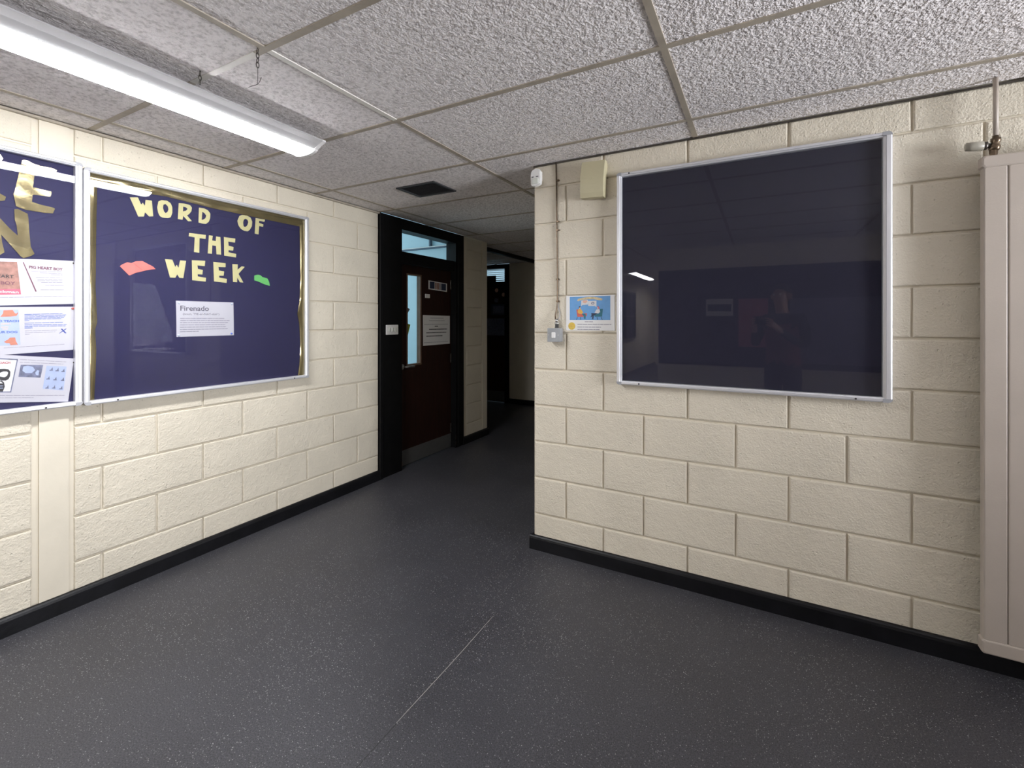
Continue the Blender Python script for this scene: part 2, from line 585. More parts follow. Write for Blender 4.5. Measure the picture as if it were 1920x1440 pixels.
for i in range(len(XS) - 1):
    x0, x1 = XS[i], XS[i + 1]
    for j in range(len(YS) - 1):
        y0, y1 = YS[j], YS[j + 1]
        a0, a1 = max(x0, XL), min(x1, XE)
        if a1 > a0:
            c0, c1 = max(y0, -10), min(y1, 6.83)
            notch = x0 < XC < x1
            inside0, inside1 = max(y0, YB), min(y1, YR)
            if x1 <= XC:
                if c1 > c0: tile(a0, a1, c0, c1)
            elif notch:
                if y0 < YR < y1: tile_L(a0, XC, a1, y0, y1, YR, True)
                elif y0 < YB < y1: tile_L(a0, XC, a1, y0, y1, YB, False)
                elif inside1 > inside0: tile(a0, a1, inside0, inside1)
                elif c1 > c0: tile(a0, XC, c0, c1)
            elif inside1 > inside0:
                tile(a0, a1, inside0, inside1)
        if x0 < XL and y1 > 4.85:
            tile(max(x0, -4.93), min(x1, XL), max(y0, 4.85), min(y1, 6.83))
HB = 0.0125


def bar(x0, x1, y0, y1, white=False):
    ct.part('grid_bar', MB().box(x0, x1, -y1, -y0, -.012, .0035), 'grid_white' if white else 'grid_taupe',
            label='white length of ceiling grid, cleaner or with a light streak painted in' if white else None)


for x in XS:
    if XL < x < XC:
        if abs(x + 1.545) < .01:
            bar(x - HB, x + HB, -10, 1.017); bar(x - HB, x + HB, 1.017, 1.658, True); bar(x - HB, x + HB, 1.658, 6.83)
        else:
            bar(x - HB, x + HB, -10, 4.35); bar(x - HB, x + HB, 4.35, 5.75, True); bar(x - HB, x + HB, 5.75, 6.83)  # white stretch beyond the door paints in a streak of reflected daylight
    elif XC < x < XE:
        bar(x - HB, x + HB, YB, YR)
    elif -4.93 < x < XL:
        bar(x - HB, x + HB, 4.85, 6.83)
for y in YS:
    if -10 < y < 6.83:
        xs = [XL] + [x for x in XS if XL < x < XE] + [XE]
        for a, b in zip(xs[:-1], xs[1:]):
            if not (YB < y < YR):
                if a >= XC: continue
                b = min(b, XC)
            w = abs(y - 1.005) < .01 and abs(a + 2.789) < .01
            p, q = a + (HB if a > XL else 0), b - (HB if b < XE and b != XC else 0)
            if w:
                bar(p, -2.02, y - HB, y + HB); bar(-2.02, -1.60, y - HB, y + HB, True); bar(-1.60, q, y - HB, y + HB)
            else:
                bar(p, q, y - HB, y + HB)
        if y > 4.86:
            bar(-4.93, -4.045, y - HB, y + HB); bar(-4.02, XL, y - HB, y + HB, abs(y - 6.325) < .02)  # white lobby bar is a light streak painted by colour

# ---- block walls
_bc = {}


def block_mesh(w, h, var):
    k = (round(w, 3), round(h, 3), var)
    if k not in _bc:
        r = random.Random(hash(k) & 0xffff)
        e, mb = .0034, MB()
        rings = []
        for ins, d in ((e, -.011), (e + .0020, -.0026), (e + .0070, .0)):
            q = [(ins, ins), (w / 2, ins), (w - ins, ins), (w - ins, h - ins), (w / 2, h - ins), (ins, h - ins)]
            rings.append([(a + r.uniform(-.0012, .0012), b + r.uniform(-.0012, .0012), d + r.uniform(-.0006, .0006)) for a, b in q])
        vs = [p for rg in rings for p in rg]
        fs = [(12, 13, 16, 17), (13, 14, 15, 16)]
        for n in range(2):
            for i in range(6):
                j = (i + 1) % 6
                fs.append((n * 6 + i, n * 6 + j, n * 6 + 6 + j, n * 6 + 6 + i))
        mb.quadlist(vs, fs)
        me = mb.mesh('block'); me.materials.append(M['cream_paint'])
        _bc[k] = me
    return _bc[k]


def blocks(T, u_lo, u_hi, joint, pitch, top=2.386):
    for r in range(0, 11):
        z0 = max(.02, .22 + .225 * (r - 1)); z1 = min(top, .22 + .225 * r)
        off = joint + (0 if r % 2 == 0 else pitch / 2)
        n = math.floor((u_lo - off) / pitch)
        while off + n * pitch < u_hi - .02:
            a, b = max(u_lo, off + n * pitch), min(u_hi, off + (n + 1) * pitch)
            if a - u_lo < .06 and a > u_lo: a = u_lo
            n += 1
            if b - a < .06: continue
            o = T.place('block', block_mesh(b - a, z1 - z0, rnd.randrange(4)), a, z0, rnd.uniform(-.0008, .0008))
            o.rotation_euler = (rnd.uniform(-.003, .003), rnd.uniform(-.002, .002), 0)


wl = Struct(FL, 'wall_left', MB().box(-10.2, 3.008, 0, H + .03, -.12, -.011).box(4.3219, 4.8441, 0, H + .03, -.12, -.011), 'cream_plaster')
blocks(wl, -.40, .8035, 1.060, .487)
blocks(wl, .9472, 3.006, 1.060, .487)
blocks(wl, 4.3975, 4.7325, 4.3975, .67)
wl.part('pilaster', MB().box(.8233, .9293, .03, H, -.012, .0005), 'cream_plaster', label='smooth flush upright strip between the blocks')
wl.part('pier_edge', MB().box(4.3219, 4.3945, .03, H, -.012, .0005), 'cream_plaster')
wl.part('pier_edge', MB().box(4.7355, 4.8441, .03, H, -.012, .0005), 'cream_plaster')

wr = Struct(FR, 'wall_right', MB().box(XC, 4.15, 0, H + .03, -4.3, -.011), 'cream_plaster')
blocks(wr, XC, 3.0, -.801, .46)
Struct(WORLD, 'wall_back', MB().box(XC, 4.15, -10.2, YB, 0, H + .03), 'cream_plaster')
Struct(WORLD, 'wall_near', MB().box(-3.0, XC, -10.2, -10, 0, H + .03), 'cream_plaster')
Struct(WORLD, 'wall_east', MB().box(XE, XE + .12, YB, .42, 0, H + .03).box(XE, XE + .12, 1.98, YR, 0, H + .03)
       .box(XE, XE + .12, .42, 1.98, 0, .95).box(XE, XE + .12, .42, 1.98, 2.15, H + .03), 'cream_plaster')
Struct(FF, 'wall_far', MB().box(-3.774, XC, 0, H + .03, -.12, 0).box(-5.0, -4.75, 0, H + .03, -.12, 0), 'cream_plaster')
Struct(WORLD, 'wall_lobby', MB().box(-5.05, -4.93, 4.84, 6.95, 0, H + .03), 'cream_plaster')
cw = Struct(FC, 'wall_classroom', MB().box(-7.3, XL - .1205, 0, 3.05, -.12, 0), 'classroom_paint')
cw.part('trunking', MB().cbox(-7.2, -3.2, 2.352, 2.372, 0, .03, .004), 'classroom_trim', label='dark cable trunking')
cw.part('trunking_lid', MB().cbox(-7.2, -3.2, 2.372, 2.384, 0, .025, .003), 'white_plastic')
cw.part('trunking', MB().cbox(-3.79, -3.762, 2.384, 3.03, 0, .03, .004), 'classroom_trim', label='dark upright cable trunking')
Struct(WORLD, 'wall_classroom_south', MB().box(-7.3, XL - .1205, 1.9, 2.0, 0, 3.05), 'classroom_paint')


def window(F, name, u0, u1, v0, v1, d, bars):
    f = MB().box(u0, u0 + .05, v0, v1, d - .06, d).box(u1 - .05, u1, v0, v1, d - .06, d)
    f.box(u0 + .05, u1 - .05, v0, v0 + .05, d - .06, d).box(u0 + .05, u1 - .05, v1 - .05, v1, d - .06, d)
    w = Struct(F, name, f, 'white_plastic')
    st = (u1 - u0) / (bars + 1)
    for k in range(1, bars + 1):
        w.part('mullion', MB().cbox(u0 + st * k - .02, u0 + st * k + .02, v0 + .05, v1 - .05, d - .05, d - .005, .006), 'white_plastic')
    for k in range(bars + 1):
        w.part('pane', MB().box(u0 + st * k + .03, u0 + st * (k + 1) - .03, v0 + .04, v1 - .04, d - .035, d - .031), 'window_glass')
    w.part('sill', MB().cbox(u0 - .05, u1 + .05, v0 - .035, v0, d - .05, d + .09, .008), 'white_plastic')


FE = Frame((XE, 0, 0), (0, -1, 0), (0, 0, 1), (-1, 0, 0))
window(FE, 'window_1', -1.98, -.42, .95, 2.15, -.02, 1)
FW = Frame((-7.3, 0, 0), (0, 1, 0), (0, 0, 1), (1, 0, 0))
window(FW, 'window_2', 2.0, 4.72, .9, 3.05, .06, 3)
Struct(FW, 'wall_classroom_west', MB().box(2.0, 4.72, 0, .9, -.06, .06), 'classroom_paint')

# ---- skirting: upright with a rounded top
SK = [(0, 0), (0, .021), (.068, .021), (.078, .018), (.084, .012), (.086, .004), (.086, 0)]


def skirting(F, name, u0, u1):
    return Struct(F, name, MB().sweep(SK, u0, u1, 'u'), 'skirting_black')


skirting(FL, 'baseboard_left', -10, 3.008)
skirting(FL, 'baseboard_pier', 4.305, 4.865)
skirting(FR, 'baseboard_right', XC - .021, XE)
skirting(Frame((XC, 0, 0), (0, -1, 0), (0, 0, 1), (-1, 0, 0)), 'baseboard_corridor', -6.83, -YR)
skirting(FF, 'baseboard_far', -3.774, XC)
skirting(FB, 'baseboard_back', -XE, -XC)

# edge trims under the ceiling
Struct(FL, 'trim_1', MB().sweep([(2.3725, 0), (2.3725, .016), (2.376, .019), (2.3835, .019), (2.3835, 0)], -10, 3.008, 'u'), 'grid_taupe')
Struct(FR, 'trim_2', MB().sweep([(2.379, 0), (2.379, .008), (2.3865, .008), (2.3865, 0)], XC, XE, 'u'), 'dark_steel')
Struct(WORLD, 'trim_3', MB().box(-3.23, -3.17, 4.95, 6.82, 2.345, 2.389), 'black_paint')

# ---- door_1: black frame with a wide panel, veneered leaf, light over
d1 = Struct(FL, 'door_1', MB().box(3.008, 3.297, 0, 2.388, -.12, .012).box(4.168, 4.3219, 0, 2.388, -.12, .012)
            .box(3.297, 4.168, 2.285, 2.388, -.12, .012).box(3.297, 4.168, 1.973, 2.082, -.12, -.012), 'black_paint')
d1.part('architrave', MB().cbox(3.003, 3.040, 0, 2.386, .012, .026, .004), 'black_paint')
d1.part('door_stop', MB().cbox(4.205, 4.235, 0, 2.28, .012, .020, .003), 'black_paint')
d1.part('door_leaf', MB().box(3.299, 3.430, .006, 1.970, -.10, -.055).box(3.655, 4.166, .006, 1.970, -.10, -.055)
        .box(3.430, 3.655, .006, .972, -.10, -.055).box(3.430, 3.655, 1.886, 1.970, -.10, -.055), 'veneer')
bd = MB()
for a in ((3.430, 3.448, .972, 1.886), (3.637, 3.655, .972, 1.886), (3.448, 3.637, .972, .988), (3.448, 3.637, 1.872, 1.886)):
    bd.box(*a, -.098, -.050)
d1.part('glazing_bead', bd, 'bead_wood')
d1.part('vision_pane', MB().box(3.448, 3.637, .988, 1.872, -.080, -.075), 'window_glass')
d1.part('transom_pane', MB().box(3.297, 4.168, 2.082, 2.285, -.075, -.069), 'window_glass')
d1.part('kick_plate', MB().cbox(3.302, 4.163, .008, .158, -.055, -.0525, .0008), 'kick_steel')
for u, v0, v1 in ((4.1683, .035, .075), (4.1683, .095, .145), (3.2955, .03, .085)):
    d1.part('paint_chip', MB().quadlist([(u - .0015, v0, .0124), (u + .002, v0 + .006, .0124), (u + .0015, v1, .0124), (u - .001, v1 - .008, .0124)], [(0, 1, 2, 3)]), 'bead_wood')
hp = d1.part('handle', MB().disc(3.372, .972, .026, -.055, -.047), 'steel')
d1.part('lever', MB().tube([(3.372, .972, -.05), (3.372, .972, -.004), (3.380, .972, .0), (3.40, .972, .003), (3.475, .970, .003), (3.489, .968, -.002)], .0095, 10), 'steel', parent=hp)
for k, (v, w) in enumerate(((1.82, .10), (1.0, .10), (.22, .10))):
    d1.part('hinge', MB().cbox(4.150, 4.168, v - w / 2, v + w / 2, -.056, -.046, .002), 'dark_steel')

# ---- door_2, at the far end
d2 = Struct(FF, 'door_2', MB().box(-3.858, -3.774, 0, 2.388, -.12, .02).box(-4.75, -4.68, 0, 2.388, -.12, .02)
            .box(-4.68, -3.858, 2.315, 2.388, -.12, .02).box(-4.68, -3.858, 1.99, 2.09, -.12, .01), 'black_paint')
d2.part('door_leaf', MB().box(-4.678, -3.860, .006, 1.988, -.08, -.03), 'veneer')
d2.part('transom_pane', MB().box(-4.68, -3.858, 2.09, 2.315, -.06, -.055), 'window_glass')
d2.part('kick_plate', MB().cbox(-4.67, -3.865, .01, .19, -.03, -.027, .0008), 'kick_steel')
for k, (v, t) in enumerate(((2.30, .35), (2.262, .3), (2.225, .35), (2.185, .28), (2.147, .35), (2.108, .3))):
    s_ = MB().quadlist([(-4.66, v - .008, -.095), (-3.87, v + .004 * k - .008, -.095), (-3.87, v + .004 * k + .004, -.075), (-4.66, v + .004, -.075),
                        (-4.66, v - .0095, -.095), (-3.87, v + .004 * k - .0095, -.095), (-3.87, v + .004 * k + .0025, -.075), (-4.66, v + .0025, -.075)],
                       [(0, 1, 2, 3), (7, 6, 5, 4), (0, 4, 5, 1), (1, 5, 6, 2), (2, 6, 7, 3), (3, 7, 4, 0)])
    d2.part('blind_slat', s_, 'white_plastic')


# ------------------------------------------------------------------ ceiling battens
def batten_profile():
    c = 2.125
    body = [(-.142, 2.3485), (-.138, 2.3560), (-.06, 2.3560), (-.055, 2.3895), (.055, 2.3895), (.06, 2.3560), (.138, 2.3560), (.142, 2.3485),
            (.110, 2.3375), (.0755, 2.3185), (-.0755, 2.3185), (-.110, 2.3375)]
    lens = [(-.0745, 2.3183)] + [(-.0745 * math.cos(math.pi * k / 12), 2.3183 - .0195 * math.sin(math.pi * k / 12)) for k in range(1, 12)] + [(.0745, 2.3183)]
    cap = [(-.144, 2.3480), (-.140, 2.3575), (-.06, 2.3575), (-.055, 2.3895), (.055, 2.3895), (.06, 2.3575), (.140, 2.3575), (.144, 2.3480), (.110, 2.3350)] + \
          [(.082 * math.cos(math.pi * k / 12), 2.3180 - .0215 * math.sin(math.pi * k / 12)) for k in range(0, 13)] + [(-.110, 2.3350)]
    sh = lambda p: [(c + x, z) for x, z in p]
    return sh(body), sh(lens), sh(cap)


def batten(y0, y1, label, lit, group, turn=0.0):
    body, lens, cap = batten_profile()
    # frame: u = along the corridor, (v, d) = (-x, z)
    F = Frame((0, 0, 0), (0, 1, 0), (-1, 0, 0), (0, 0, 1))
    t = Thing(F, y1, 2.125, 2.39, 'ceiling_batten', label, 'light', group, rot=Matrix.Rotation(turn, 4, 'Z'))
    t.part('housing', MB().sweep(body, y0 + .02, y1 - .02, 'u'), 'housing_white')
    t.part('diffuser', MB().sweep(lens, y0 + .02, y1 - .02, 'u', False), lit, label='glowing white diffuser')
    for a, b in ((y0, y0 + .02), (y1 - .02, y1)):
        t.part('end_cap', MB().sweep(cap, a, b, 'u'), 'white_steel')
    return t


batten(-.18, 1.615, 'lit white strip batten on the ceiling, in front of the left notice boards', 'diffuser_lit', None, math.radians(1.2))
batten(-5.2, -3.4, 'lit strip batten further back in the corridor, mirrored large in the right board', 'diffuser_lit_back', None)
batten(-9.2, -7.4, 'lit strip batten at the near end of the corridor, mirrored small in the right board', 'diffuser_lit_back', None)


# loose hanging chains left from an older fitting
def chain(x, y, links, tail, label):
    F = Frame((0, 0, 0), (1, 0, 0), (0, 1, 0), (0, 0, 1))
    t = Thing(F, x, y, H, 'chain', label, 'chain')
    z = H - .002
    for k in range(links):
        pts = []
        for i in range(13):
            a = 2 * math.pi * i / 12
            r_, h_ = .0052 * math.cos(a), .0105 * math.sin(a)
            pts.append((x + (r_ if k % 2 == 0 else 0), y + (0 if k % 2 == 0 else r_), z - .0105 + h_))
        t.part('chain_link', MB().tube(pts, .0016, 6, caps=False), 'dark_steel')
        z -= .0165
    if tail:
        t.part('wire', MB().tube([(x, y, z), (x + .001, y, z - .05), (x - .002, y + .001, z - .062), (x + .018, y - .004, z - .060), (x + .034, y - .008, z - .05)], .0011, 6), 'dark_steel')
        t.part('wire', MB().tube([(x - .002, y + .001, z - .062), (x - .020, y - .006, z - .066), (x - .034, y - .012, z - .070)], .0010, 6), 'dark_steel')
    return t


chain(-1.9024, .9708, 3, False, 'short steel chain on the ceiling grid, next to the lit batten')
chain(-1.5631, .9866, 4, True, 'steel chain with a loose wire hanging below the ceiling grid crossing')

# square vent let into a ceiling tile
vt = Thing(FCL, -2.16, -2.65, 0, 'ceiling_vent', 'dark grey square grille in the ceiling above the door', 'vent')
fr = MB()
for a in ((-2.335, -2.315, -2.785, -2.512), (-2.008, -1.988, -2.785, -2.512), (-2.315, -2.008, -2.785, -2.765), (-2.315, -2.008, -2.532, -2.512)):
    fr.cbox(*a, -.004, .009, .002)
vt.part('frame', fr, 'vent_dark')
for k in range(9):
    v = -2.760 + .0265 * k
    vt.part('vane', MB().quadlist([(-2.315, v, .0005), (-2.008, v, .0005), (-2.008, v + .020, .007), (-2.315, v + .020, .007), (-2.315, v, -.001), (-2.008, v, -.001), (-2.008, v + .020, .0055), (-2.315, v + .020, .0055)],
                                  [(0, 1, 2, 3), (7, 6, 5, 4), (0, 4, 5, 1), (1, 5, 6, 2), (2, 6, 7, 3), (3, 7, 4, 0)]), 'vent_dark')
vt.part('backing', MB().box(-2.315, -2.008, -2.765, -2.532, -.003, .0012), 'ink_black')


# ------------------------------------------------------------------ glazed notice boards
def notice_board(F, u0, u1, v0, v1, label, back, locks=(), w=.027, rw=None):
    t = Thing(F, (u0 + u1) / 2, v0, 0, 'notice_board', label, 'notice board')
    t.part('backing_panel', MB().box(u0 + .01, u1 - .01, v0 + .01, v1 - .01, .001, .013), back)
    D = .044
    rw = rw or w
    def rail(a0, a1, ax, c0, c1, wout):
        # wout: +1 when the outer edge is at c1
        o, i = (c1, c0) if wout > 0 else (c0, c1)
        s_ = 1 if wout > 0 else -1
        W_ = abs(c1 - c0)
        pr = [(o, 0), (o, D - .006), (o - s_ * .002, D - .002), (o - s_ * .006, D), (o - s_ * W_ * .62, D), (o - s_ * W_ * .70, D - .004), (o - s_ * (W_ - .002), D - .006), (i, D - .009), (i, 0)]
        if ax == 'u': return MB().sweep(pr, a0, a1, 'u')
        return MB().sweep(pr, a0, a1, 'v')
    c = .016
    t.part('frame_rail', rail(u0 + c, u1 - c, 'u', v1 - w * .8, v1, 1), 'aluminium')
    bt = t.part('frame_rail', rail(u0 + c, u1 - c, 'u', v0, v0 + w * .8, -1), 'aluminium')
    t.part('frame_rail', rail(v0 + c, v1 - c, 'v', u0, u0 + w, -1), 'aluminium')
    t.part('frame_rail', rail(v0 + c, v1 - c, 'v', u1 - rw, u1, 1), 'aluminium')
    for a, b, sx, sy in ((u0, v0, 1, 1), (u1, v0, -1, 1), (u1, v1, -1, -1), (u0, v1, 1, -1)):
        wx = (rw if sx < 0 else w) + .001
        n = 6; R_ = .016
        arc = [(a + sx * (R_ - R_ * math.sin(math.pi / 2 * k / n)), b + sy * (R_ - R_ * math.cos(math.pi / 2 * k / n))) for k in range(n + 1)]
        poly = arc + [(a, b + sy * .021), (a + sx * wx, b + sy * .021), (a + sx * wx, b)]
        poly = arc + [(a, b + sy * .0165), (a + sx * wx, b + sy * .0165), (a + sx * wx, b)] if True else poly
        t.part('corner_cap', MB().prism(poly if sx * sy < 0 else list(reversed(poly)), 0, D + .001), 'corner_grey')
    t.part('glazing', MB().box(u0 + w * .7, u1 - rw * .7, v0 + w * .55, v1 - w * .55, .031, .034), 'board_glazing')
    for u, v in locks:
        t.part('lock', MB().disc(u, v, .0042, D - .004, D + .0012, 10), 'ink_black')
    return t


notice_board(FL, -.325, .9690, 1.003, 2.203, 'left navy notice board with big gold letters and book sheets behind glazing', 'backing_navy', ((.8349, 1.0125), (-.19, 1.0125)))
notice_board(FL, .9725, 2.2600, .998, 2.190, 'navy notice board reading Word of the Week, gold foil border', 'backing_navy', ((1.1088, 1.0085), (2.1385, 1.0065)))
notice_board(FR, -.7115, .5045, 1.064, 2.249, 'empty dark blue glazed notice board on the right block wall', 'navy_felt_shaded', ((-.5868, 1.0745), (.3742, 1.073), (-.6411, 2.240)), rw=.033)

# ------------------------------------------------------------------ cut-out letters
OUT = {
    'W': ([(1.1717, 2.0858), (1.2076, 2.0943), (1.2228, 2.0577), (1.23, 2.0702), (1.2403, 2.0554), (1.2434, 2.0892), (1.2727, 2.0911), (1.2791, 2.0056), (1.2601, 2.0006), (1.2403, 2.0199), (1.2352, 1.9956), (1.2096, 1.99)], None),
    'O': ([(1.3048, 2.0947), (1.32, 2.1057), (1.3465, 2.108), (1.3644, 2.0981), (1.3734, 2.077), (1.3734, 2.0437), (1.3644, 2.0163), (1.351, 2.0098), (1.3244, 2.0071), (1.3113, 2.0133), (1.3027, 2.0316), (1.2984, 2.0607)], [(1.3288, 2.0812), (1.3398, 2.0875), (1.351, 2.0772), (1.3543, 2.0601), (1.3487, 2.0437), (1.3398, 2.0355), (1.3321, 2.0427), (1.3266, 2.0618)]),
    'R': ([(1.4066, 2.1076), (1.4382, 2.1121), (1.4669, 2.1093), (1.4765, 2.0968), (1.4741, 2.0751), (1.4621, 2.0554), (1.4501, 2.045), (1.4765, 2.0159), (1.4573, 2.0109), (1.43, 2.0384), (1.4265, 2.0142), (1.402, 2.0146)], [(1.43, 2.0932), (1.4453, 2.0914), (1.4537, 2.0839), (1.4453, 2.0717), (1.4288, 2.0643)]),
    'D': ([(1.5158, 2.1053), (1.5459, 2.1064), (1.5663, 2.0999), (1.5805, 2.0823), (1.5792, 2.0533), (1.5715, 2.0299), (1.5561, 2.0147), (1.5358, 2.0123), (1.5133, 2.0148)], [(1.5346, 2.0837), (1.5459, 2.0793), (1.5574, 2.0653), (1.5523, 2.048), (1.5409, 2.0376), (1.5308, 2.0343)]),
    'O2': ([(1.7595, 2.1031), (1.7769, 2.1139), (1.8093, 2.116), (1.8333, 2.1075), (1.8454, 2.0817), (1.8423, 2.0515), (1.8303, 2.0286), (1.8153, 2.0128), (1.7916, 2.0116), (1.7682, 2.0221), (1.7538, 2.0413), (1.7466, 2.0688)], [(1.7886, 2.0856), (1.8004, 2.0937), (1.8138, 2.0875), (1.8183, 2.0736), (1.8123, 2.0519), (1.7975, 2.0375), (1.7872, 2.0415), (1.7834, 2.0642)]),
    'F': ([(1.8683, 2.1115), (1.9341, 2.1131), (1.9309, 2.0973), (1.893, 2.0974), (1.8915, 2.0829), (1.9229, 2.0788), (1.9197, 2.0609), (1.893, 2.0631), (1.8884, 2.0042), (1.8621, 2.0059)], None),
    'T': ([(1.4621, 1.9432), (1.5548, 1.9459), (1.553, 1.9217), (1.519, 1.9205), (1.5175, 1.8329), (1.4882, 1.833), (1.4924, 1.9216), (1.4597, 1.923)], None),
    'H': ([(1.5727, 1.9475), (1.5948, 1.9475), (1.5909, 1.918), (1.6132, 1.9173), (1.6145, 1.9466), (1.6404, 1.9466), (1.6447, 1.8368), (1.6171, 1.8361), (1.6145, 1.887), (1.5922, 1.888), (1.5901, 1.8354), (1.5658, 1.835)], None),
    'E': ([(1.662, 1.9509), (1.7332, 1.9513), (1.7309, 1.9257), (1.6883, 1.9259), (1.6911, 1.8994), (1.7219, 1.8957), (1.719, 1.8725), (1.6903, 1.8709), (1.6903, 1.8581), (1.7389, 1.853), (1.7372, 1.8306), (1.6636, 1.8335)], None),
    'W2': ([(1.3365, 1.7728), (1.3738, 1.7734), (1.3883, 1.7332), (1.3963, 1.7464), (1.4054, 1.7294), (1.414, 1.7745), (1.4453, 1.7753), (1.4307, 1.6723), (1.4103, 1.672), (1.3988, 1.6917), (1.389, 1.6711), (1.3618, 1.67)], None),
    'E2': ([(1.4766, 1.7831), (1.551, 1.7874), (1.5483, 1.7553), (1.5071, 1.7547), (1.5097, 1.7342), (1.5375, 1.7298), (1.5349, 1.7023), (1.5084, 1.7019), (1.5084, 1.6885), (1.5559, 1.6839), (1.5537, 1.6606), (1.4784, 1.6635)], None),
    'E3': ([(1.5981, 1.7869), (1.6724, 1.7853), (1.6715, 1.7607), (1.6284, 1.7578), (1.6313, 1.7359), (1.6634, 1.733), (1.6599, 1.7058), (1.6327, 1.7034), (1.6336, 1.6917), (1.6797, 1.687), (1.6779, 1.6617), (1.6026, 1.6657)], None),
    'K': ([(1.7142, 1.7854), (1.7489, 1.787), (1.7474, 1.7516), (1.775, 1.7774), (1.7946, 1.7754), (1.7535, 1.726), (1.7853, 1.6715), (1.7627, 1.6721), (1.7459, 1.7009), (1.7444, 1.6707), (1.7187, 1.6713)], None),
    'red': ([(1.1283, 1.7105), (1.1367, 1.7202), (1.1609, 1.7355), (1.1781, 1.7322), (1.1868, 1.7376), (1.1993, 1.7453), (1.2285, 1.7496), (1.253, 1.7365), (1.278, 1.7245), (1.2907, 1.711), (1.2675, 1.7064), (1.2414, 1.6985), (1.2157, 1.6884), (1.198, 1.6823), (1.1719, 1.6664), (1.167, 1.6668)], None),
    'redspine': ([(1.1862, 1.733), (1.1887, 1.7333), (1.2278, 1.701), (1.2253, 1.7)], None),
    'green': ([(1.8594, 1.7243), (1.8831, 1.7316), (1.9028, 1.7291), (1.9138, 1.7194), (1.9529, 1.7109), (1.9642, 1.6871), (1.9699, 1.6617), (1.9249, 1.6715), (1.8973, 1.6822), (1.8755, 1.689), (1.8594, 1.6909)], None),
    'goldE': ([(0.7636, 2.1609), (0.778, 2.1643), (0.8015, 2.1539), (0.8316, 2.1514), (0.8624, 2.1531), (0.882, 2.147), (0.8686, 2.125), (0.8361, 2.1159), (0.8038, 2.0985), (0.7986, 2.0453), (0.8301, 2.0418), (0.8608, 2.0399), (0.8624, 2.0297), (0.8577, 2.0147), (0.8015, 2.0107), (0.7978, 2.0057), (0.7956, 1.9762), (0.8225, 1.9697), (0.867, 1.9647), (0.8741, 1.9599), (0.867, 1.937), (0.8377, 1.9331), (0.7839, 1.9344), (0.778, 1.9331), (0.7436, 1.9441), (0.7352, 1.9988), (0.7394, 2.0099), (0.7521, 2.0923)], None),
    'goldN': ([(0.738, 1.9287), (0.7487, 1.9329), (0.781, 1.9174), (0.7838, 1.8927), (0.7861, 1.8462), (0.7912, 1.7652), (0.8038, 1.7346), (0.7921, 1.7232), (0.7676, 1.7103), (0.7573, 1.7189), (0.7074, 1.7924), (0.6971, 1.8068), (0.7003, 1.7715), (0.7077, 1.7295), (0.6938, 1.7158), (0.6523, 1.6966), (0.6461, 1.7098), (0.6492, 1.9039), (0.6618, 1.9183), (0.6938, 1.8805), (0.7235, 1.8393), (0.7492, 1.8112), (0.7453, 1.8592), (0.7394, 1.8824)], None),
    'goldF': ([(0.6244, 2.1919), (0.6938, 2.1656), (0.7036, 2.1496), (0.6938, 2.1275), (0.6618, 2.1389), (0.6586, 2.0114), (0.6938, 1.9895), (0.7118, 1.9795), (0.7085, 1.9619), (0.6938, 1.9562), (0.6586, 1.9692), (0.6555, 1.8935), (0.6214, 1.8912)], None),
    'paper1': ([(0.6027, 1.696), (0.6938, 1.7011), (0.8225, 1.7112), (0.9412, 1.717), (0.9436, 1.6101), (0.9428, 1.505), (0.6938, 1.4899), (0.6027, 1.4845)], None),
    'paper2': ([(0.6027, 1.4807), (0.6938, 1.4838), (0.942, 1.4914), (0.9428, 1.3816), (0.9412, 1.2785), (0.6938, 1.2688), (0.6027, 1.2654)], None),
    'paper3': ([(0.6153, 1.2779), (0.6938, 1.2708), (0.9436, 1.2355), (0.9329, 1.1236), (0.9222, 1.0258), (0.6938, 1.0566), (0.609, 1.0682)], None),
    'firenado': ([(1.3917, 1.5377), (1.7207, 1.5388), (1.723, 1.4314), (1.7241, 1.3278), (1.3949, 1.3269), (1.394, 1.4392)], None),
}


def cutout(key, name, label, cat, material, group=None, d0=.0135, th=.0012):
    o, i = OUT[key]
    u = sum(p[0] for p in o) / len(o); v = min(p[1] for p in o)
    return single(FL, u, v, d0, name, MB().prism(o, d0, d0 + th, i), material, label, cat, group)


YG = 'cut-out letters spelling Word of the Week'
for k, lab in (('W', 'pale yellow paper letter W starting the top word'), ('O', 'pale yellow paper letter O, second in the top word'),
               ('R', 'pale yellow paper letter R, third in the top word'), ('D', 'pale yellow paper letter D ending the word Word'),
               ('O2', 'pale yellow paper letter O starting the word Of, top right'), ('F', 'pale yellow paper letter F, tucked under the foil border'),
               ('T', 'pale yellow paper letter T starting the word The'), ('H', 'pale yellow paper letter H in the middle row'),
               ('E', 'pale yellow paper letter E ending the word The'), ('W2', 'pale yellow paper letter W starting the bottom word Week'),
               ('E2', 'pale yellow paper letter E next to the W in the word Week'), ('E3', 'pale yellow paper letter E next to the K in the word Week'),
               ('K', 'pale yellow paper letter K ending the bottom word')):
    cutout(k, 'paper_letter', lab, 'letter', 'letter_yellow', YG)

rb = Thing(FL, 1.225, 1.60, .0135, 'paper_book', 'red paper cut-out of an open book, left of the word Week', 'cut-out')
rb.part('pages', MB().prism(OUT['red'][0], .0135, .0150), 'book_red')
rb.part('spine_fold', MB().prism(OUT['redspine'][0], .0150, .0155), 'book_red_dark')
cutout('green', 'paper_book', 'small green paper cut-out of a book, right of the word Week', 'cut-out', 'book_green')


